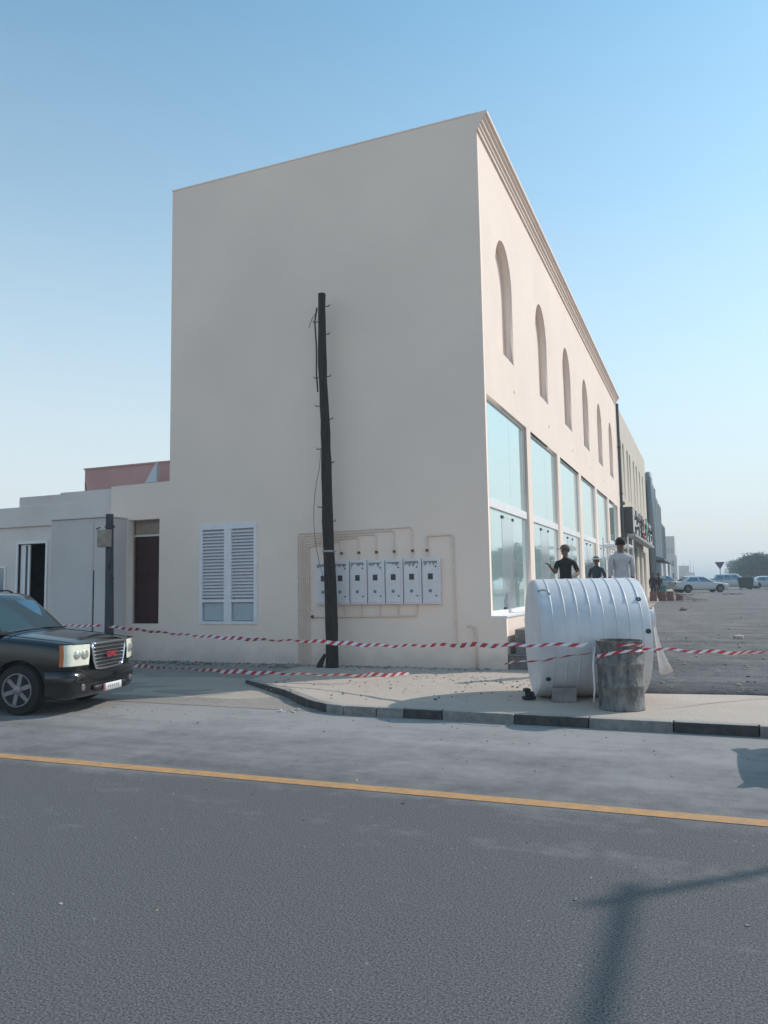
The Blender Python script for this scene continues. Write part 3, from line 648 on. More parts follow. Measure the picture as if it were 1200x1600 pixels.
tape('barrier_tape', [(-12.20, 13.48, 1.02), (-9.74, 13.16, .87), (-8, 12.82, .83), (-6.45, 12.48, .83), (-5.06, 12.05, .812), (-3.74, 11.5, .88), (-2.62, 10.95, .935), (-1.95, 10.72, .965), (-1.44, 10.70, .985)],
     'long red and white tape sagging from the service post to the drum', tw0=.1, seed=2)
tape('barrier_tape', [(-15.5, 13.75, 1.05), (-14, 13.66, 1.03), (-12.38, 13.5, 1.04)], 'red and white tape tied behind the black car to the service post', seed=3, width=.06)
tape('barrier_tape', [(-13.5, 13.5, .42), (-11.03, 13.07, .24), (-9.4, 12.6, .26), (-8, 12.3, .27), (-5.98, 12.3, .27), (-5.55, 12.9, .22), (-5.15, 13.58, .17)], 'low red and white tape trailing across the dirt to the sunlit pavement', tw0=.4, seed=4)
tape('barrier_tape', [(-.80, 10.80, .93), (.2, 11.7, .82), (.9, 12.5, .79), (3.2, 14.5, .95)], 'red and white tape running from the drum across the forecourt', tw0=.5, seed=5, width=.06)
tape('barrier_tape', [(-2.75, 11.15, .66), (-2.42, 10.86, .715), (-1.9, 10.80, .78), (-1.43, 10.72, .88)], 'thin slack tape stretched across the tank to the drum', tw0=.9, seed=6, width=.045, pitch=.13)
ring = [(-1.10+.318*math.cos(R(a)), 10.86+.318*math.sin(R(a)), .128+.735+.05*math.sin(R(a*1.3+40))) for a in range(150, 431, 20)]
tape('tape_wrap', ring, '', tw0=.15, seed=7, width=.055, parent=dm, ripple=.004)
ring = [(-1.10+.322*math.cos(R(a)), 10.86+.322*math.sin(R(a)), .128+.80-.10*math.sin(R(a*.9))*.6) for a in range(270, 391, 20)]
tape('tape_wrap', ring, '', tw0=.3, seed=8, width=.05, parent=dm, ripple=.004)
b = B(); b.tube([(-1.40, 10.74, .95), (-1.43, 10.70, .70), (-1.42, 10.68, .40), (-1.44, 10.70, .22)], .012, 5); b.build('tape_tail', tape_w, dm, smooth=True)
tape('barrier_tape', [(-2.6, 63, .82), (-.6, 62, .80), (1.0, 62.4, .83), (3.0, 63.5, .80)], 'fallen tape lying across the far side of the forecourt', tw0=1.2, width=.10, pitch=.3, seed=9)

# ------------------------------------------------------------ rubble and stones
def stones(name, spots, mats_, smin, smax, seed):
    rnd = random.Random(seed); b = B()
    for x, y, z in spots:
        r_ = rnd.uniform(smin, smax); mtx = Matrix.Translation((x, y, z+r_*.25)) @ Matrix.Rotation(rnd.uniform(0, 6), 4, 'Z') @ Matrix.Diagonal((r_*rnd.uniform(.8, 1.6), r_*rnd.uniform(.7, 1.1), r_*rnd.uniform(.35, .8), 1))
        res = bmesh.ops.create_icosphere(b.bm, subdivisions=1, radius=1, matrix=mtx); mi = rnd.randrange(len(mats_))
        fs = set()
        for v in res['verts']:
            v.co += Vector((rnd.uniform(-.25, .25), rnd.uniform(-.25, .25), rnd.uniform(-.15, .15)))*r_
            fs.update(v.link_faces)
        for f in fs: f.material_index = mi
    return b.build(name, mats_)
pale_stone = mat('pale rubble', (.42, .37, .32), .95, .2, 8); grey_stone = mat('grey rubble', (.16, .15, .14), .95, .3, 8)
rnd = random.Random(21); sp = []
for k in range(900):
    x = rnd.uniform(-13.5, -3.7); y = 14.9-abs(rnd.gauss(0, .22)); sp.append((x, y, .13))
tag(stones('rubble', sp, [pale_stone, grey_stone, dirt, conc], .008, .045, 1), 'strip of broken render and pebbles along the foot of the end wall', 'rubble', kind='stuff')
sp = [(rnd.uniform(-5.0, -2.7), rnd.gauss(13.6, .5), .135) for k in range(200)]+[(rnd.uniform(-7.2, -2.6), rnd.uniform(10.6, 14.4), .13) for k in range(160)]
tag(stones('gravel', sp, [pale_stone, grey_stone, paving, dirt], .005, .024, 2), 'scattered gravel on the sandy pavement', 'gravel', kind='stuff')
sp = []
for k in range(330):
    y = 12.8+rnd.random()**1.6*50; x = rnd.uniform(-1.2, 2.6+y*.16); sp.append((x, y, lot_z(y)+.035))
tag(stones('debris', sp, [pale_stone, pale_stone, conc, lot_asphalt], .008, .035, 3), 'bits of debris strewn over the dark forecourt', 'debris', kind='stuff')
sp = []
for k in range(150):
    y = rnd.choice((9.9, 9.8, 9.5, 8.9))-abs(rnd.gauss(0, .2)); sp.append((rnd.uniform(-12, 3), y, .0))
for k in range(40): sp.append((rnd.uniform(-5, 1.2), rnd.uniform(3.5, 8), .0))
tag(stones('grit', sp, [pale_stone, grey_stone, conc], .004, .014, 4), 'loose grit along the road edge', 'grit', kind='stuff')
for i, (x, y, r_, lab) in enumerate([(-5.62, 10.16, .045, 'pale lump of plaster on the road by the rounded kerb'), (.75, 22.5, .13, 'large pale stone lying alone on the dark forecourt'), (-.95, 38, .16, 'dark stone lying on the forecourt beyond the tank')]):
    o = stones('stone', [(x, y, (0 if y < 10.3 else lot_z(y)+.03))], [pale_stone if i != 2 else grey_stone], r_, r_*1.1, 40+i); tag(o, lab, 'stone')
o = stones('plaster_crumbs', [(-5.72+.10*rnd.gauss(0, 1), 10.02+.05*rnd.gauss(0, 1), .0) for k in range(40)], [pale_stone, mat('white plaster', (.6, .57, .53), .9)], .006, .03, 9)
tag(o, 'crumbs of white plaster spilt on the road by the rounded kerb', 'crumbs', kind='stuff')

# ------------------------------------------------------------ vehicles
tyre_m = mat('tyre rubber', (.015, .015, .016), .85, .3, 10); rim_m = mat('alloy', (.26, .26, .27), .4, .1, 8, metal=.7)
trim = mat('black trim', (.018, .018, .02), .5); chrome = mat('chrome', (.75, .76, .78), .12, metal=1.0)
lens = mat('headlamp lens', (.84, .82, .68), .12, .08, 14, coat=.5); amber = mat('amber lens', (.62, .16, .05), .2, coat=.4); redlens = mat('red lens', (.35, .02, .02), .2, coat=.4)
plate_m = mat('number plate', (.74, .74, .72), .5, col2=(.58, .58, .58), scale=30); plate_red = mat('plate band', (.35, .05, .12), .5)
def paint(name, col): return mat(name, col, .16, .04, 2, coat=.6)
def loft(b, rings, cap=True):
    V = [[b.bm.verts.new(p) for p in r_] for r_ in rings]; n = len(V[0])
    for i in range(len(V)-1):
        for k in range(n): b.bm.faces.new((V[i][k], V[i][(k+1) % n], V[i+1][(k+1) % n], V[i+1][k]))
    if cap: b.bm.faces.new(V[0][::-1]); b.bm.faces.new(V[-1])
def body_ring(x, zb, zbelt, zt, w_):
    h = [(0, zb), (.55*w_, zb), (.86*w_, zb+.01), (.975*w_, zb+.10), (1.0*w_, zb+(zbelt-zb)*.5), (.985*w_, zbelt-.13), (.955*w_, zbelt-.03), (.88*w_, zbelt+.01), (.55*w_, zt-.012), (0, zt)]
    return [(x, y, z) for y, z in h]+[(x, -y, z) for y, z in h[-2:0:-1]]
def wheel(parent, x, y, r_, wd, side, spokes=6):
    t_ = B(); t_.lathe([(r_*.60, -wd/2), (r_*.93, -wd/2), (r_, -wd*.33), (r_, wd*.33), (r_*.93, wd/2), (r_*.60, wd/2)], (x, y, r_), (0, 1, 0), 32)
    ty = t_.build('wheel', tyre_m, parent, smooth=True, world=False, angle=40)
    s_ = side; q = B(); fy = y+s_*wd*.40
    q.lathe([(r_*.64, -.02), (r_*.66, .05), (r_*.62, .05), (r_*.58, .015), (r_*.56, -.07), (.0, -.07)], (x, fy, r_), (0, s_, 0), 32)
    for k in range(spokes):
        a = 2*math.pi*k/spokes+.3; d = Vector((math.cos(a), 0, math.sin(a))); e = Vector((-math.sin(a), 0, math.cos(a)))
        c = Vector((x, fy+s_*.012, r_))+d*r_*.34; q.obox(c, d, e, (0, 1, 0), r_*.28, r_*.085, .016)
    q.lathe([(r_*.17, -.02), (r_*.17, .04), (r_*.10, .05)], (x, fy, r_), (0, s_, 0), 12)
    q.build('rim', rim_m, ty, world=False, smooth=True, angle=35)
def make_car(name, label, cat, P, group=None):
    t_ = thing(name, (0, 0, 0), label, cat, group); pm = P['paint']; hw = P['w']
    b = B(); loft(b, [body_ring(*q) for q in P['st']]); 
    bo = b.build('body', pm, t_, smooth=True, world=False)
    sb = bo.modifiers.new('sub', 'SUBSURF'); sb.levels = sb.render_levels = 2
    for wx in P['wx']:      # wheel arches cut out of the body
        c = B(); c.lathe([(P['wr']*1.16, -2), (P['wr']*1.16, 2)], (wx, 0, P['wr']*1.02), (0, 1, 0), 28)
        co = c.build('arch_cutter', trim, None, world=False); md = bo.modifiers.new('arch', 'BOOLEAN'); md.object = co; md.operation = 'DIFFERENCE'; md.solver = 'EXACT'
        bpy.context.view_layer.update(); dg = bpy.context.evaluated_depsgraph_get(); me = bpy.data.meshes.new_from_object(bo.evaluated_get(dg))
        bo.modifiers.clear(); bo.data = me; bpy.data.objects.remove(co)
    for f in bo.data.polygons: f.use_smooth = True
    bo.data.set_sharp_from_angle(angle=R(32))
    B().box(P['st'][-1][0]+.25, P['st'][0][0]-.25, -hw*.78, hw*.78, P['st'][2][1]+.02, P['st'][3][2]-.18).build('underbody', trim, t_, world=False)
    for wx in P['wx']:
        for s_ in (-1, 1): wheel(t_, wx, s_*(hw-P['ww']*.55), P['wr'], P['ww'], s_)
    # greenhouse: base outline to roof outline
    g_ = P['gh']; zb, zt = g_['zb'], g_['zt']; wb, wt = hw*g_.get('kb', .90), hw*g_.get('kt', .72)
    xb0, xb1, xt0, xt1 = g_['xb0'], g_['xb1'], g_['xt0'], g_['xt1']
    b = B(); rings = []
    for k in range(7):
        t = k/6; e = t+.10*math.sin(math.pi*t)*.5; wd = wb+(wt-wb)*t**1.25
        x0 = xb0+(xt0-xb0)*t; x1 = xb1+(xt1-xb1)*t; z = zb+(zt-zb)*(t if k < 6 else 1)
        if k == 6: pass
        n = []
        for yy, xo in ((-1, -.11), (-.95, -.03), (-.5, 0), (0, .03), (.5, 0), (.95, -.03), (1, -.11)): n.append((x0+xo, yy*wd, z))
        for yy, xo in ((1, .12), (.93, .03), (0, 0), (-.93, .03), (-1, .12)): n.append((x1+xo, yy*wd, z))
        rings.append(n)
    rings.append([(xx+(.10 if xx < (xt0+xt1)/2 else -.14), yy*.86, zt+.045) for xx, yy, zz in rings[-1]])
    rings.append([((xx-(xt0+xt1)/2)*.7+(xt0+xt1)/2, yy*.6, zt+.075) for xx, yy, zz in rings[-1]])
    loft(b, rings); b.build('cabin', pm, t_, smooth=True, world=False, angle=38)
    def side_pt(x_t, t, s_, out=.006):      # x as share front..rear at height share t
        wd = wb+(wt-wb)*t**1.25; x0 = xb0+(xt0-xb0)*t-.12; x1 = xb1+(xt1-xb1)*t+.13
        return Vector((x0+(x1-x0)*x_t, s_*(wd+out), zb+(zt-zb)*t))
    for s_ in (-1, 1):
        for a, c_ in g_['win']:
            q = B(); lo, hi = .06, .86; nn = 5; rows = []
            for i in range(nn+1):
                t = lo+(hi-lo)*i/nn; rows.append([q.bm.verts.new(side_pt(a+(c_-a)*k, t, s_)) for k in (0, .5, 1)])
            for i in range(nn):
                for k in range(2): q.bm.faces.new((rows[i][k], rows[i][k+1], rows[i+1][k+1], rows[i+1][k]))
            q.build('side_window', car_glass, t_, world=False, smooth=True)
    def front_glass(nm, xa, xb_, sg):
        q = B(); rows = []
        for i in range(6):
            t = .07+.80*i/5; wd = wb+(wt-wb)*t**1.25; x = xa+(xb_-xa)*t
            rows.append([q.bm.verts.new((x+sg*(.012+xo), yy*wd, zb+(zt-zb)*t)) for yy, xo in ((-.84, -.035), (-.5, 0), (0, .03 if sg > 0 else 0), (.5, 0), (.84, -.035))])
        for i in range(5):
            for k in range(4): q.bm.faces.new((rows[i][k], rows[i][k+1], rows[i+1][k+1], rows[i+1][k]))
        q.build(nm, car_glass, t_, world=False, smooth=True)
    front_glass('windshield', xb0, xt0, 1); front_glass('rear_window', xb1, xt1, -1)
    return t_
SUVP = dict(paint=paint('black car paint', (.0045, .005, .006)), w=1.0, wr=.40, ww=.27, wx=(-.97, -3.92),
    st=[(-.03, .50, .95, 1.00, .70), (-.06, .42, 1.03, 1.09, .84), (-.16, .36, 1.08, 1.13, .95), (-.40, .30, 1.13, 1.20, .99), (-.9, .28, 1.18, 1.27, 1.0), (-1.5, .28, 1.23, 1.32, 1.0), (-2.6, .28, 1.25, 1.30, 1.0), (-3.8, .28, 1.25, 1.30, 1.0), (-4.75, .32, 1.24, 1.29, .99), (-5.0, .40, 1.14, 1.18, .95), (-5.08, .48, 1.05, 1.10, .86)],
    gh=dict(zb=1.26, zt=1.88, xb0=-1.36, xt0=-1.98, xb1=-5.0, xt1=-4.82, kb=.94, kt=.74, win=((.012, .32), (.34, .62), (.65, .95))))
suv = make_car('black_suv', 'black sport utility vehicle with chrome grille pulling out past the tape', 'car', SUVP)
def fx(y): return -.012-.15*abs(y)**3.2           # plan curve of the nose
def nose_patch(outline, off, nm, m_, parent, rows=6, cols=10, thick=None):
    """patch on the nose: outline(t) -> (ymin, ymax) for z share t"""
    q = B(); V = []
    for i in range(rows+1):
        t = i/rows; y0_, y1_, z = outline(t)
        V.append([q.bm.verts.new((fx(y0_+(y1_-y0_)*k/cols)+off, y0_+(y1_-y0_)*k/cols, z)) for k in range(cols+1)])
    for i in range(rows):
        for k in range(cols): q.bm.faces.new((V[i][k], V[i][k+1], V[i+1][k+1], V[i+1][k]))
    o = q.build(nm, m_, parent, world=False, smooth=True)
    if thick: md = o.modifiers.new('t', 'SOLIDIFY'); md.thickness = thick; md.offset = 0
    return o
gw = lambda t: (.40+.11*t**.8)
gr_ = nose_patch(lambda t: (-gw(t), gw(t), .68+.40*t), .022, 'grille', trim, suv, thick=.03)
for k in range(6):
    z = .725+.058*k; t = (z-.68)/.40; q = B(); yy = [gw(t)*(i/10-1)*.96+gw(t)*.0 for i in range(0, 21)]
    q.tube([(fx(y)+.046, y, z) for y in yy], .011, 6); q.build('grille_bar', chrome, gr_, world=False, smooth=True)
q = B(); pth = []
for i in range(13): y = -.51+1.02*i/12; pth.append((fx(y)+.045, y, 1.085))
for z in (1.0, .9, .8): y = gw((z-.68)/.40)+.005; pth.append((fx(y)+.045, y, z))
for i in range(13): y = .40-.80*i/12; pth.append((fx(y)+.045, y, .67+.02*(abs(y)/.4)**4))
for z in (.8, .9, 1.0): y = -gw((z-.68)/.40)-.005; pth.append((fx(y)+.045, y, z))
pth.append(pth[0]); q.tube(pth, .024, 8); q.build('grille_surround', chrome, gr_, world=False, smooth=True)
tcu = bpy.data.curves.new('tmp', 'FONT'); tcu.body = 'GMC'; tcu.size = .118; tcu.extrude = .008; tcu.offset = .006; tcu.align_x = 'CENTER'; tcu.align_y = 'CENTER'
tob = link(bpy.data.objects.new('tmp', tcu)); dg = bpy.context.evaluated_depsgraph_get(); dg.update(); tme = bpy.data.meshes.new_from_object(tob.evaluated_get(dg)); bpy.data.objects.remove(tob)
q = B(); q.bm.from_mesh(tme); 
for v in q.bm.verts: v.co = Vector((.072+v.co.z, v.co.x*1.15, .885+v.co.y))
q.build('emblem', mat('red emblem', (.36, .03, .05), .45), gr_, world=False)
for s_ in (-1, 1):
    path_ = [(fx(y)+.062, y) for y in (.585, .66, .74, .82, .89, .94)]+[(-.105, .983), (-.13, .998), (-.155, 1.006), (-.19, 1.011), (-.225, 1.013)]
    q = B(); V = []
    for i in range(7):
        t = i/6; z = .765+.335*t; V.append([q.bm.verts.new((x-.02*abs(t-.5), s_*(y-(.02*t if k_ == 0 else 0)), z-(.03*(1-t) if k_ == 0 else 0)*0)) for k_, (x, y) in enumerate(path_[:9])])
    for i in range(6):
        for k in range(8): q.bm.faces.new((V[i][k], V[i][k+1], V[i+1][k+1], V[i+1][k]))
    hl = q.build('headlight', lens, suv, world=False, smooth=True)
    q = B(); V = []
    for i in range(7):
        t = i/6; z = .765+.335*t; V.append([q.bm.verts.new((x-.02*abs(t-.5), s_*y, z)) for x, y in path_[8:]])
    for i in range(6):
        for k in range(2): q.bm.faces.new((V[i][k], V[i][k+1], V[i+1][k+1], V[i+1][k]))
    q.build('side_marker', amber, hl, world=False, smooth=True)
    for yc, rb in ((.68, .075), (.84, .065)):
        q = B(); q.lathe([(rb, 0), (rb*.96, .006), (rb*.55, .004), (rb*.3, .012), (0, .014)], (fx(yc)+.064, s_*yc, .935), (1, s_*(.12 if yc < .8 else .45), 0), 20); q.build('lamp_bowl', mat('lamp reflector', (.62, .62, .56), .15, metal=.6), hl, world=False, smooth=True)
    q = B(); q.tube([(fx(.585)+.06, s_*.578, .755), (fx(.75)+.062, s_*.75, .755), (fx(.9)+.06, s_*.9, .755), (-.11, s_*.985, .755), (-.225, s_*1.014, .755)], .010, 6); q.tube([(fx(.585)+.06, s_*.565, 1.105), (fx(.75)+.06, s_*.75, 1.108), (fx(.9)+.055, s_*.9, 1.108), (-.12, s_*.985, 1.108), (-.225, s_*1.012, 1.106)], .010, 6); q.build('lamp_bezel', trim, hl, world=False, smooth=True)
    q = B(); q.tube([(-.14, s_*.80, 1.118), (-.4, s_*.85, 1.158), (-.9, s_*.865, 1.212), (-1.4, s_*.87, 1.262)], .007, 6); q.build('hood_gap', trim, suv, world=False, smooth=True)
    q = B(); q.lathe([(.055, 0), (.055, .03), (.03, .035)], (fx(.72)+.05, s_*.72, .42), (1, 0, 0), 14); q.build('fog_lamp', rim_m, suv, world=False)
def bump_pt(u, off=0): 
    y = 1.015*math.sin(u*math.pi/2); return (.045+off-.10*abs(y)**2.4-.42*abs(u)**9, y*(1+off*.3))
q = B(); V = []
for z, off in ((.25, -.10), (.27, -.03), (.34, .0), (.46, .012), (.58, .012), (.66, -.01), (.685, -.06)):
    V.append([q.bm.verts.new((*bump_pt(-1+2*k/28, off), z)) for k in range(29)])
for i in range(len(V)-1):
    for k in range(28): q.bm.faces.new((V[i][k], V[i][k+1], V[i+1][k+1], V[i+1][k]))
bp_ = q.build('bumper', SUVP['paint'], suv, world=False, smooth=True)
q = B(); q.tube([(*bump_pt(-.9+1.8*i/18, .016), .60) for i in range(19)], .012, 6); q.build('bumper_strip', SUVP['paint'], bp_, world=False, smooth=True)
nose_patch(lambda t: (-.50, .50, .33+.09*t), .085, 'air_intake', trim, bp_, rows=2, thick=.008)
pl = nose_patch(lambda t: (-.27, .27, .30+.125*t), .115, 'number_plate', plate_m, suv, rows=2, cols=6, thick=.01)
nose_patch(lambda t: (-.27, -.23, .301+.123*t), .122, 'plate_band', plate_red, pl, rows=1, cols=1)
for k in range(6): nose_patch(lambda t: (-.16+.062*k, -.125+.062*k, .34+.05*t), .122, 'plate_mark', mat('plate ink', (.25, .25, .27), .6), pl, rows=1, cols=1)
for s_ in (-1, 1):
    q = B(); q.obox((-1.80, s_*1.10, 1.26), (1, 0, 0), (0, 1, 0), (0, 0, 1), .06, .115, .09); q.tube([(-1.77, s_*.96, 1.20), (-1.78, s_*1.04, 1.23)], .03, 8)
    q.build('side_mirror', trim, suv, world=False, bevel=.03)
    for x in (-2.65, -3.7): q = B(); q.tube([(x, s_*1.008, 1.03), (x-.08, s_*1.03, 1.035), (x-.16, s_*1.008, 1.03)], .016, 6); q.build('door_handle', chrome, suv, world=False)
    for x in (-1.72, -2.78, -3.45): B().box(x, x+.008, s_*1.001-.004, s_*1.001+.004, .5, 1.12).build('door_gap', trim, suv, world=False)
    q = B(); q.tube([(-2.3, s_*.62, 1.935), (-2.4, s_*.62, 1.975), (-4.5, s_*.62, 1.975), (-4.6, s_*.62, 1.935)], .016, 6); q.build('roof_rail', trim, suv, world=False)
q = B(); q.tube([(-1.32, -.8, 1.30), (-1.30, 0, 1.33), (-1.32, .8, 1.30)], .012, 6); q.build('wiper', trim, suv, world=False)
suv.scale = (.93,)*3
A_S = R(11.5); fwd = Vector((math.cos(A_S), math.sin(A_S), 0)); lft = Vector((-math.sin(A_S), math.cos(A_S), 0))
suv.location = Vector((-9.43, 8.66, .0))+fwd*.97*.93+lft*.85*.93; suv.rotation_euler.z = A_S

def sedan_params(col, name): return dict(paint=paint(name, col), w=.90, wr=.33, ww=.21, wx=(-.88, -3.62),
    st=[(-.02, .38, .60, .64, .60), (-.08, .28, .70, .73, .76), (-.3, .22, .76, .80, .86), (-.9, .20, .84, .90, .90), (-1.45, .20, .90, .96, .90), (-2.4, .20, .93, .98, .90), (-3.5, .20, .95, 1.0, .90), (-4.3, .24, .96, 1.01, .87), (-4.62, .30, .92, .97, .80), (-4.68, .42, .86, .90, .70)],
    gh=dict(zb=.93, zt=1.38, xb0=-1.25, xt0=-2.1, xb1=-4.2, xt1=-3.45, kb=.93, kt=.70, win=((.06, .44), (.47, .90))))
def suv_params(col, name): return dict(paint=paint(name, col), w=.93, wr=.37, ww=.24, wx=(-.9, -3.65),
    st=[(-.02, .45, .82, .88, .68), (-.08, .36, .92, .97, .82), (-.3, .30, .98, 1.03, .90), (-.9, .28, 1.03, 1.09, .93), (-1.4, .28, 1.06, 1.12, .93), (-2.6, .28, 1.08, 1.13, .93), (-3.8, .28, 1.08, 1.13, .93), (-4.5, .32, 1.06, 1.10, .90), (-4.68, .42, .98, 1.02, .80)],
    gh=dict(zb=1.07, zt=1.68, xb0=-1.35, xt0=-2.05, xb1=-4.6, xt1=-4.35, kb=.93, kt=.73, win=((.04, .33), (.36, .64), (.67, .95))))
def add_lamps(t_, hw, z, zr):
    for s_ in (-1, 1):
        q = B(); q.obox((-.13, s_*(hw-.22), z), (1, -.35*s_, 0), (.35*s_, 1, 0), (0, 0, 1), .035, .16, .06); q.build('headlight', lens, t_, world=False, bevel=.02)
        q = B(); q.obox((-4.64, s_*(hw-.18), zr), (1, 0, 0), (0, 1, 0), (0, 0, 1), .035, .10, .09); q.build('tail_light', redlens, t_, world=False, bevel=.02)
def place(t_, nose, ang, z): t_.location = (nose[0], nose[1], z); t_.rotation_euler.z = R(ang)
def cam_pt(px, f):       # ground position seen at a given bearing and range from the road side
    d = fw+rr*((px-600)/1200.0); return (d.x*f, d.y*f)
g_far = 'vehicles parked beyond the forecourt'
c1 = make_car('parked_car', 'silver sport utility vehicle parked close to the far shops', 'car', suv_params((.42, .44, .46), 'silver car paint'), g_far); add_lamps(c1, .93, .86, .95)
n_ = (-1.3, 76.6); place(c1, n_, 18, lot_z(80)+.03)
c2 = make_car('parked_car', 'white saloon car parked in front of the silver one', 'car', sedan_params((.66, .67, .68), 'white car paint'), g_far); add_lamps(c2, .90, .66, .82)
n_ = (1.75, 73.2); place(c2, n_, 22, lot_z(80)+.03)
c3 = copy_tree(c1); tag(c3, 'white sport utility vehicle parked behind the green dumpster'); 
for ch in c3.children:
    if ch.name.startswith(('body', 'cabin')):
        ch.data = ch.data.copy(); ch.data.materials[0] = MATS['white car paint']
place(c3, (5.6, 96), -4, lot_z(80)+.03)
for i, (x, y, a, lab) in enumerate([(9.2, 101, 10, 'pale saloon car beyond the dumpster under the trees'), (12.5, 104, 14, 'pale saloon car farther along the row under the trees'), (3.3, 128, 30, 'small distant saloon car past the triangular sign')]):
    c = copy_tree(c2); tag(c, lab); place(c, (x, y), a, lot_z(80)+.03)
cn = copy_tree(c2); tag(cn, 'white saloon car waiting on the road beyond the picture edge', 'car', 'cars on the road'); place(cn, (1.95, 9.35), 180, 0.0)
cn.location = (.84, 9.05, 0)

# ------------------------------------------------------------ people
skin_m = mat('skin', (.16, .085, .055), .6, .1, 10)
def person(label, loc, rotz, J, cloth, trousers, group='workers by the shopfronts', cap=None, capcol=None, hair=(.012, .010, .009), head_yaw=0):
    """skeleton of joints grown into one continuous skin; +x is the person's left, -y the way they face"""
    t_ = thing('person', loc, label, 'person', group)
    V, E, RAD = [], [], []
    def add(p, r_, par=None):
        V.append(p); RAD.append(r_)
        if par is not None: E.append((par, len(V)-1))
        return len(V)-1
    pel = add((0, 0, .92), (.165, .125)); wa = add((0, .0, 1.08), (.165, .12), pel); chs = add((0, .0, 1.26), (.185, .125), wa); sh_ = add((0, .01, 1.385), (.14, .095), chs)
    nk = add((0, .0, 1.47), (.052, .052), sh_); hd0 = add((0, -.012, 1.545), (.072, .080), nk); hd1 = add((0, -.005, 1.62), (.080, .092), hd0); hd2 = add((0, .0, 1.68), (.062, .07), hd1)
    for s_, k in ((1, 'L'), (-1, 'R')):
        el, wr, = J['el'+k], J['wr'+k]
        s1 = add((s_*.185, .0, 1.365), (.075, .072), sh_); e1 = add(el, (.052, .052), s1); mid = add(tuple((a+b_)/2 for a, b_ in zip(el, wr)), (.040, .040), e1); w1 = add(wr, (.026, .026), mid)
        d = (Vector(wr)-Vector(el)).normalized(); side = d.cross(Vector((0, 0, 1)) if abs(d.z) < .9 else Vector((0, 1, 0))).normalized(); nrm = side.cross(d)
        pa = add(tuple(Vector(wr)+d*.07), (.036, .016), w1)
        for f_, (o_, ln) in enumerate(((-.028, .066), (-.010, .076), (.010, .072), (.028, .055))):
            k1 = add(tuple(Vector(wr)+d*.105+side*o_), (.0095, .0095), pa); k2 = add(tuple(Vector(wr)+d*(.105+ln*.5)+side*o_-nrm*.012), (.009, .009), k1); add(tuple(Vector(wr)+d*(.105+ln*.85)+side*o_-nrm*.034), (.008, .008), k2)
        k1 = add(tuple(Vector(wr)+d*.045+side*-.042), (.011, .011), pa); add(tuple(Vector(wr)+d*.085+side*-.062-nrm*.012), (.009, .009), k1)
        hp = add((s_*.095, 0, .86), (.095, .10), pel); kn = add(J.get('kn'+k, (s_*.11, -.02, .49)), (.062, .066), hp); an_ = add(J.get('an'+k, (s_*.12, .02, .10)), (.042, .045), kn); add((an_ and V[-1][0], V[-1][1]-.15, .045), (.042, .035), an_)
    me = bpy.data.meshes.new('skeleton'); me.from_pydata(V, E, []); ob = link(bpy.data.objects.new('skeleton', me))
    md = ob.modifiers.new('skin', 'SKIN'); md.use_smooth_shade = True; md.branch_smoothing = .6
    sv = me.skin_vertices[0].data
    for i, r_ in enumerate(RAD): sv[i].radius = r_; sv[i].use_root = (i == 0)
    sb = ob.modifiers.new('sub', 'SUBSURF'); sb.levels = sb.render_levels = 1
    bpy.context.view_layer.update(); dg = bpy.context.evaluated_depsgraph_get(); m2 = bpy.data.meshes.new_from_object(ob.evaluated_get(dg)); bpy.data.objects.remove(ob)
    for mm in (skin_m, cloth, trousers, tyre_m): m2.materials.append(mm)
    els = [Vector(J['elL']), Vector(J['elR'])]; wrs = [Vector(J['wrL']), Vector(J['wrR'])]
    for f in m2.polygons:
        c = f.center; f.use_smooth = True; mi = 1
        if c.z > 1.455 and abs(c.x) < .13: mi = 0
        for e_, w_ in zip(els, wrs):
            ax = w_-e_; t = (c-e_).dot(ax)/ax.length_squared
            if (c-e_-ax*max(0, min(2, t))).length < .085 and t > J.get('sleeve', .05) and abs(c.x) > .1: mi = 0
        if mi == 1 and c.z < .93: mi = 2
        if c.z < .085: mi = 3
        f.material_index = mi
    m2.name = 'body'; bo = link(bpy.data.objects.new('body', m2)); bo.parent = t_
    hm = Matrix.Translation((0, 0, 1.62)) @ Matrix.Rotation(head_yaw, 4, 'Z')
    dk = mat('dark features', (.03, .015, .012), .5)
    def feat(nm, m_, prof, c, ax):
        b = B(); b.lathe(prof, c, ax, 8)
        for v in b.bm.verts: v.co = hm @ v.co
        b.build(nm, m_, t_, world=False, smooth=True)
    feat('nose', skin_m, [(.0, -.03), (.018, -.02), (.016, .01), (.0, .03)], (0, -.088, -.01), (0, -.35, 1))
    feat('mouth', dk, [(.022, 0), (.02, .004), (.0, .006)], (0, -.086, -.062), (0, -1, .1))
    for s_ in (-1, 1):
        feat('ear', skin_m, [(.0, -.03), (.016, -.02), (.018, .015), (.0, .03)], (s_*.082, .005, -.01), (0, 0, 1))
        feat('eye', dk, [(.011, 0), (.010, .006), (.0, .008)], (s_*.031, -.084, .008), (0, -1, 0))
    b = B(); bmesh.ops.create_icosphere(b.bm, subdivisions=3, radius=.1, matrix=Matrix.Diagonal((.93, 1.05, .98, 1)))
    bmesh.ops.delete(b.bm, geom=[v for v in b.bm.verts if v.co.z < -.01-.06*(v.co.y > 0) or (v.co.y < -.05 and v.co.z < .05)], context='VERTS')
    for v in b.bm.verts: v.co = hm @ (v.co+Vector((0, .01, .022)))
    b.build('hair', mat('black hair', hair, .8, .3, 20, .5, 60), t_, world=False, smooth=True)
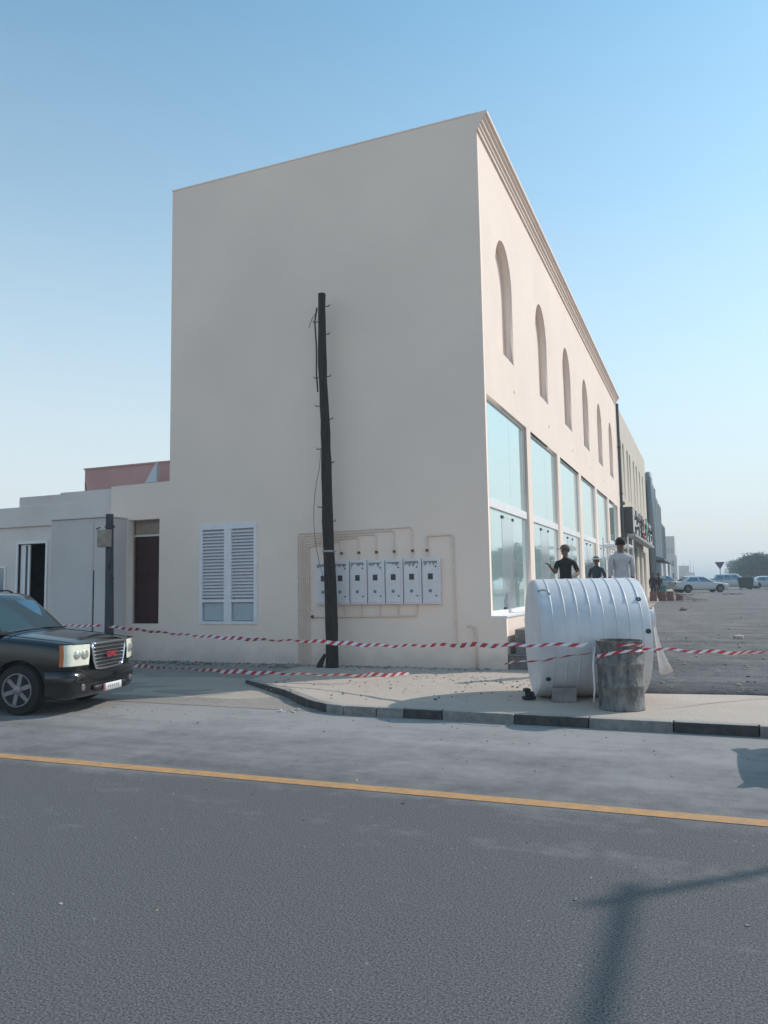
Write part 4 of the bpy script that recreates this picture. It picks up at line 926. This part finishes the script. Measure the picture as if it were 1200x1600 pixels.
    if cap:
        b = B(); b.lathe([(.108, -.005), (.110, .02), (.10, .065), (.07, .10), (.0, .115)], (0, .008, .035), (0, 0, 1), 20)
        if cap == 'peak':
            a0 = [(.095*math.sin(a), -.08-.095*math.cos(a)) for a in [R(-80+16*k) for k in range(11)]]
            pts = [(-.095, -.03)]+[(x, y-.02) for x, y in a0]+[(.095, -.03)]
            b.prism(pts, 2, .036, .046)
        else: b.lathe([(.17, -.006), (.175, .0), (.11, .012), (.10, .012)], (0, .005, .035), (0, 0, 1), 24)
        for v in b.bm.verts: v.co = hm @ v.co
        b.build('cap', mat('cap '+label[:12], capcol, .8, .15, 10), t_, world=False, smooth=True, angle=40)
        if cap == 'brim':
            b = B(); b.lathe([(.113, 0), (.111, .03)], (0, .008, .052), (0, 0, 1), 20)
            for v in b.bm.verts: v.co = hm @ v.co
            b.build('hat_band', tape_w, t_, world=False)
    t_.rotation_euler.z = rotz
    return t_
black_cloth = mat('black cotton', (.016, .017, .02), .9, .3, 8, .3, 30); navy = mat('dark blue cotton', (.035, .045, .06), .9, .3, 8, .3, 30)
pale_cloth = mat('pale grey cotton', (.46, .43, .44), .9, .12, 8, .3, 30); trou = mat('dark trousers', (.04, .042, .05), .9, .3, 8)
person('worker in black shirt and brown peaked cap, forearms bent in front', (-2.89, 17.73, .92), R(15), dict(elL=(.285, .0, 1.11), wrL=(.13, -.24, 1.04), elR=(-.235, -.10, 1.12), wrR=(-.37, -.28, 1.27), sleeve=.0), black_cloth, trou, cap='peak', capcol=(.12, .09, .08), head_yaw=R(-62))
pz = person('worker in dark blue shirt and brimmed hat with a white band', (-2.82, 22.67, .92), R(-10), dict(elL=(.25, .02, 1.12), wrL=(.20, -.18, .98), elR=(-.25, .02, 1.12), wrR=(-.20, -.18, .98), sleeve=.6), navy, trou, cap='brim', capcol=(.10, .09, .10), head_yaw=R(10)); pz.scale = (.93,)*3
person('bareheaded man in pale grey shirt seen from behind', (-1.43, 15.15, .92), R(205), dict(elL=(.215, .02, 1.12), wrL=(.22, -.06, .88), elR=(-.215, .02, 1.12), wrR=(-.22, -.06, .88), sleeve=.55), pale_cloth, trou)
for lab, x, y in (('man in dark plum clothes standing behind the brick stacks', -3.05, 53.0), ('man in black standing beside the teal bin', -2.75, 53.9)):
    person(lab, (x, y, lot_z(53)+.03), R(0 if y < 53.5 else 40), dict(elL=(.24, .02, 1.12), wrL=(.22, -.1, .90), elR=(-.24, .02, 1.12), wrR=(-.22, -.1, .90), sleeve=.7), mat('plum cotton', (.045, .025, .04), .9) if 'plum' in lab else black_cloth, trou, group='men by the far shops')

# ------------------------------------------------------------ far side of the forecourt
z5 = lot_z(53)+.03
b = B(); b.prism([(-.14, 0), (.14, 0), (.18, .44), (-.18, .44)], 1, -.16, .16); b.box(-.20, .20, -.18, .18, .44, .48)
o = b.build('plastic_bin', mat('teal plastic', (.03, .20, .19), .5, .1, 8), None, world=False, bevel=.01); o.location = (-2.42, 52.2, z5+.42); tag(o, 'small teal plastic bin set on the brick stacks', 'bin')
brick_m = mat('reddish block', (.26, .12, .115), .9, .25, 6); brick_l = mat('pale reddish block', (.36, .21, .19), .9, .2, 6)
bk = B(); bk.box(-.2, .2, -.1, .1, 0, .19); bmesh_data = None
proto = bk.build('block', brick_m, None, world=False)
labs_b = ['tall stack of reddish blocks closest to the tank', 'pale topped stack of reddish blocks second along', 'dark stack of reddish blocks beside the fallen planks', 'low stack of reddish blocks at the end of the row']
first = True
for i, (x, y, nr) in enumerate([(-2.95, 50.6, 3), (-2.45, 50.9, 3), (-2.0, 51.0, 3), (-1.45, 51.5, 2)]):
    t_ = thing('block_stack', (x, y, lot_z(y)+.03), labs_b[i], 'block stack', 'stacks of blocks by the far shops')
    for k in range(nr):
        for j in range(2):
            o = proto if first else link(proto.copy()); first = False; o.parent = t_; o.location = (random.uniform(-.02, .02), -.11+.22*j, .195*k); o.rotation_euler.z = random.uniform(-.05, .05)
            if i == 1 and k == nr-1: pass
for i, (a, c_) in enumerate([((-1.75, 49.9, .55), (-.55, 49.4, .0)), ((-1.6, 50.2, .42), (-.2, 50.0, .02)), ((-1.3, 49.6, .10), (.2, 49.3, .06))]):
    zz = lot_z(50)+.06; a, c_ = Vector(a)+Vector((0, 0, zz)), Vector(c_)+Vector((0, 0, zz)); d = (c_-a).normalized(); n_ = d.cross(Vector((0, 1, 0))).normalized()
    o = B().obox((a+c_)/2, d, d.cross(n_), n_, (c_-a).length/2, .10, .02).build('plank', mat('pale plank', (.34, .27, .25), .9, .2, 5)); tag(o, ['upper pale plank leaning on the block stacks', 'lower pale plank leaning on the block stacks', 'pale plank lying flat by the block stacks'][i], 'plank', 'planks by the block stacks')

# neighbouring blocks along the street
n2 = thing('shop_building', (-7, 54, .5), 'tan two storey shop block with slender paired windows beyond the cream block', 'building')
XA = -3.98
hol = [rect(y, y+.95, 6.7, 9.9) for y in (44.3, 46.0, 48.6, 50.3, 53.2, 55.6, 58.4, 61.4)]+[rect(y, y+2.6, .6, 4.0) for y in (43.6, 47.4, 51.2, 55.0, 58.8)]
b = slab([(42.36, 0), (65.2, 0), (65.2, 11.62), (42.36, 11.62)], hol, lambda u, v, d: (d, u, v), XA, XA-.4); b.build('front_wall', wall_tan, n2)
B().box(-11.7, XA-.4, 42.36, 65.2, 0, 11.4).build('block_core', wall_tan, n2)
brown = mat('brown window frame', (.16, .10, .08), .6, .2, 5)
for y in (44.3, 46.0, 48.6, 50.3, 53.2, 55.6, 58.4, 61.4):
    b = B(); b.box(XA-.25, XA-.15, y, y+.1, 6.7, 9.9); b.box(XA-.25, XA-.15, y+.85, y+.95, 6.7, 9.9); b.box(XA-.25, XA-.15, y+.1, y+.85, 8.2, 8.35); wf = b.build('window', brown, n2)
    B().box(XA-.24, XA-.20, y+.1, y+.85, 6.7, 9.9).build('pane', dark_glass, wf)
for y in (43.6, 47.4, 51.2, 55.0, 58.8): B().box(XA-.3, XA-.25, y, y+2.6, .6, 4.0).build('shop_window', dark_glass, n2)
for k in range(6): B().lathe([(.10, 0), (.11, .12), (.06, .2)], (XA, 43.8+3.4*k, 6.15), (1, 0, -.2), 10).build('wall_lamp', brown, n2)
# shop signs
sg = thing('shop_sign', (-3.5, 46, 4.4), 'long projecting shop fascia with a dark end panel and illegible coloured lettering', 'sign')
B().box(XA+.002, XA+.62, 43.0, 59.5, 4.45, 5.85).build('sign_box', dark_metal, sg)
B().box(XA+.62, XA+.64, 43.05, 59.4, 4.5, 5.8).build('sign_face', mat('faded sign', (.42, .40, .38), .6, .3, 2), sg)
B().box(XA+.3, XA+.75, 42.9, 59.6, 4.25, 4.40).build('sign_ledge', steel, sg)
rnd = random.Random(5); ink = [mat('sign ink', (.04, .04, .05), .6), mat('sign red', (.45, .03, .05), .5), mat('sign green', (.02, .35, .14), .5)]
for k in range(70):
    y = 43.5+rnd.random()*15.2; z = rnd.choice((4.85, 5.4))+rnd.uniform(-.1, .1); m_ = ink[1] if 49.5 < y < 51.8 else (ink[2] if 52.2 < y < 54 else ink[0])
    b = B(); P_ = [(XA+.66, y, z)]
    for q in range(3): P_.append((XA+.66, P_[-1][1]+rnd.uniform(-.15, .35), P_[-1][2]+rnd.uniform(-.25, .25)))
    b.tube(P_, .05, 5); b.build('sign_stroke', m_, sg)
n3 = thing('glass_building', (-7, 75, .8), 'blue grey glass block with pale vertical fins along the street', 'building')
bl = mat('blue grey cladding', (.17, .20, .23), .5, .15, 3); B().box(-12, -4.0, 65.5, 84, .5, 10.2).build('core', bl, n3)
b = B(); b.tube([(-3.75, 65.6, .6), (-3.75, 65.6, 10.2), (-3.8, 66.2, 10.55), (-3.9, 68, 10.4)], .3, 10); b.build('corner_pier', bl, n3, smooth=True)
fin = mat('pale fin', (.45, .48, .50), .5, .1, 4)
for k in range(12): B().box(-4.0, -3.72+.04*(k % 2), 66.6+1.45*k, 66.85+1.45*k, 3.8, 10.3-.9*(k > 5)).build('fin', fin, n3)
for k in range(11): B().box(-4.0, -3.95, 66.9+1.45*k, 67.95+1.45*k, 4.2, 9.4).build('window', dark_glass, n3)
b = B(); b.prism([(-4, 4.1), (-2.9, 3.7), (-2.9, 3.6), (-4, 3.6)], 1, 67, 84); b.build('awning', bl, n3)
for k in range(4): B().box(-4.0, -3.2+.2*(k % 2), 67.5+4*k, 70.8+4*k, 2.3, 3.4).build('sign_panel', [fin, white_alu, panel_blue, fin][k], n3)
n4 = thing('dark_building', (-7, 90, .8), 'lower dark clad block at the end of the shop row', 'building')
B().box(-12, -4.05, 84.3, 97, .5, 8.0).build('core', mat('dark cladding', (.10, .115, .125), .5, .2, 3), n4)
for k in range(6): B().box(-4.05, -3.9, 85+2*k, 85.5+2*k, 3.2, 8.1).build('fin', bl, n4)
B().box(-4.05, -3.98, 85.2, 96.5, 1.0, 2.9).build('shop_window', dark_glass, n4)
tw = thing('far_tower', (-10, 216, .8), 'pale pink apartment block far down the street', 'building')
B().box(-16, -6.6, 213, 222, .5, 13.6).build('wall', wall_pale, tw); B().box(-6.6, -6.2, 213.3, 222, .5, 8.6).build('side_pier', white_paint, tw)
for i in range(3):
    for j in range(3): B().box(-9.6+1.05*i, -9.1+1.05*i, 212.95, 213, 2.5+3.3*j, 4.0+3.3*j).build('window', dark_glass, tw)
lw = thing('far_house', (-5, 270, .8), 'grey flat roofed house with roof masts at the end of the street', 'building')
B().box(-9.2, -2.6, 268, 276, .5, 4.6).build('wall', wall_panel, lw); B().box(-7.4, -4.2, 268.3, 275, 4.6, 6.9).build('roof_room', wall_panel, lw)
for i in range(4): B().box(-8.6+1.5*i, -7.8+1.5*i, 267.9, 268, 2.2, 3.6).build('window', dark_glass, lw)
for x, h in ((-3.9, 8.6), (-2.9, 6.8), (-6.0, 7.8)): B().tube([(x, 271, 4.5), (x, 271, h)], .06, 6).build('mast', steel, lw)
# triangular road sign, its back to us
ts = thing('give_way_sign', (1.55, 82, .8), 'back of a triangular road sign on a thin pole', 'sign')
B().tube([(1.56, 82.05, .8), (1.50, 82.0, 3.4)], .035, 8).build('pole', steel, ts)
B().prism([(1.12, 3.64), (1.88, 3.64), (1.94, 3.60), (1.54, 2.96), (1.46, 2.96), (1.06, 3.60)], 1, 81.93, 81.96).build('plate', mat('grey sign back', (.14, .13, .16), .6, .1, 4), ts)
# green dumpster
dp = thing('dumpster', (4.0, 88.5, .83), 'dark green wheeled dumpster standing between the parked cars', 'dumpster')
dx, dy, dz_ = 4.0, 88.5, .83; gm = mat('dark green plastic', (.012, .055, .05), .5, .15, 4)
b = B(); b.prism([(dx-.62, dz_+.2), (dx+.62, dz_+.2), (dx+.76, dz_+1.15), (dx-.76, dz_+1.15)], 1, dy-.5, dy+.5); b.build('bin_body', gm, dp, bevel=.03)
b = B(); b.prism([(dx-.8, dz_+1.152), (dx+.8, dz_+1.152), (dx+.74, dz_+1.30), (dx-.74, dz_+1.30)], 1, dy-.55, dy+.55); b.build('lid', gm, dp, bevel=.03)
for sx in (-.5, .5):
    for sy in (-.38, .38): B().lathe([(.1, -.03), (.1, .03)], (dx+sx, dy+sy, dz_+.1), (1, 0, 0), 12).build('castor', tyre_m, dp)
for s_ in (-1, 1): B().tube([(dx+s_*.76, dy-.3, dz_+1.0), (dx+s_*.84, dy-.3, dz_+1.0), (dx+s_*.84, dy+.3, dz_+1.0), (dx+s_*.76, dy+.3, dz_+1.0)], .02, 6).build('handle', gm, dp)
# tubular access frame on the landing
sc = thing('scaffold_frame', (-2.9, 30, .5), 'white tubular access frame set up against the last shopfronts', 'scaffold')
for x in (-3.45, -2.55):
    for y in (30.0, 32.2): B().tube([(x, y, lot_z(30)), (x, y, 3.5)], .026, 8).build('upright', white_paint, sc)
    for z in (.9, 1.35, 1.8, 2.25, 2.7, 3.15): pass
for y in (30.0, 32.2):
    for z in (.9, 1.35, 1.8, 2.25, 2.7, 3.15): B().tube([(-3.45, y, z), (-2.55, y, z)], .02, 6).build('rung', white_paint, sc)
B().box(-3.45, -2.55, 30, 32.2, 3.18, 3.24).build('deck', white_alu, sc)

# ------------------------------------------------------------ street lamp beside the road (stands right of the picture, its shadow crosses the road)
LX, LY, LH = 5.97, 10.75, 6.4
sp_ = thing('street_lamp', (LX, LY, .12), 'galvanised street lamp with an arm over the road', 'street lamp')
B().tube([(LX, LY, .1), (LX, LY, LH+.2)], [.085, .045], 12).build('column', steel, sp_, smooth=True)
B().tube([(LX, LY+.2, LH), (LX, LY, LH), (LX, LY-2.6, LH)], .05, 10).build('arm', steel, sp_, smooth=True)
B().box(LX-.10, LX+.10, LY-3.2, LY-2.5, LH-.06, LH+.09).build('lantern', steel, sp_, bevel=.05)

# ------------------------------------------------------------ trees
leaf_m = mat('dusty foliage', (.014, .07, .052), .8, col2=(.035, .11, .08), scale=.9)
bark = mat('bark', (.11, .08, .06), .95, .3, 5, .6, 12)
def make_tree(seed, h, cr):
    rnd = random.Random(seed); tr, cw = B(), B()
    tr.tube([(0, 0, -.2), (.05, .02, h*.2), (.0, .05, h*.42), (.06, 0, h*.62)], [.16, .13, .10, .05], 9)
    clumps = []
    for k in range(9):
        a = rnd.uniform(0, 6.28); rr_2 = cr*rnd.uniform(.35, .85); z = h*rnd.uniform(.42, .86); c = Vector((rr_2*math.cos(a), rr_2*math.sin(a), z)); clumps.append((c, cr*rnd.uniform(.38, .58)))
        tr.tube([(.03, .03, h*rnd.uniform(.25, .5)), tuple(c*.55+Vector((0, 0, z*.35))), tuple(c)], [.06, .04, .015], 6)
    for k in range(4): clumps.append((Vector((rnd.uniform(-.4, .4)*cr, rnd.uniform(-.4, .4)*cr, h*rnd.uniform(.75, .92))), cr*rnd.uniform(.3, .5)))
    for c, r_ in clumps:
        for q in range(260):
            d = Vector((rnd.gauss(0, 1), rnd.gauss(0, 1), rnd.gauss(0, 1))).normalized()*r_*(rnd.random()**.4 if q % 6 else rnd.uniform(.9, 1.35)); d.z *= .8; p = c+d
            u = Vector((rnd.gauss(0, 1), rnd.gauss(0, 1), rnd.gauss(0, .6))).normalized(); v = u.cross(Vector((rnd.gauss(0, 1), rnd.gauss(0, 1), rnd.gauss(0, 1)))).normalized(); s_ = rnd.uniform(.07, .16)
            cw.face([p-u*s_*1.5, p+v*s_*.6, p+u*s_*1.5, p-v*s_*.6])
    return tr, cw
protos = []
spots = []
rnd = random.Random(77)
for k in range(26):
    y = 44+k*5.2+rnd.uniform(-1.2, 1.2); x = 12.6+rnd.uniform(-1.2, 1.8) - 3.4*smooth01((y-110)/70); spots.append((x, y, rnd.uniform(.85, 1.15)))
for k in range(10): spots.append((10.9+rnd.uniform(-1.2, 1.5), 182+k*9, rnd.uniform(1.15, 1.4)))
for i, (x, y, sc_) in enumerate(spots):
    lab = 'dusty green roadside tree in the row beyond the parked cars'
    if i < 3:
        tr, cw = make_tree(100+i, 5.0, 2.5); t_ = thing('roadside_tree', (0, 0, 0), lab, 'tree', 'roadside trees')
        tr.build('trunk', bark, t_, world=False, smooth=True); cw.build('crown', leaf_m, t_, world=False, recalc=False); protos.append(t_)
    else: t_ = copy_tree(protos[i % 3])
    t_.location = (x, y, lot_z(y)); t_.rotation_euler.z = rnd.uniform(0, 6.28); t_.scale = (sc_*rnd.uniform(.95, 1.2), sc_*rnd.uniform(.95, 1.2), sc_)

# ------------------------------------------------------------ dusty air
hz = B(); hz.box(-3100, 3100, -3100, 3100, -1.2, 16.0); ho = hz.build('haze', [])
tag(ho, 'pale dusty air over the whole place', 'haze', kind='stuff')
HM = bpy.data.materials.new('dusty air'); HM.use_nodes = True; HM.node_tree.nodes.clear()
vo_ = HM.node_tree.nodes.new('ShaderNodeVolumePrincipled'); vo_.inputs['Color'].default_value = (.80, .90, .98, 1); vo_.inputs['Density'].default_value = 0.0014; vo_.inputs['Anisotropy'].default_value = 0.3
ou_ = HM.node_tree.nodes.new('ShaderNodeOutputMaterial'); HM.node_tree.links.new(vo_.outputs[0], ou_.inputs['Volume'])
ho.data.materials.append(HM)
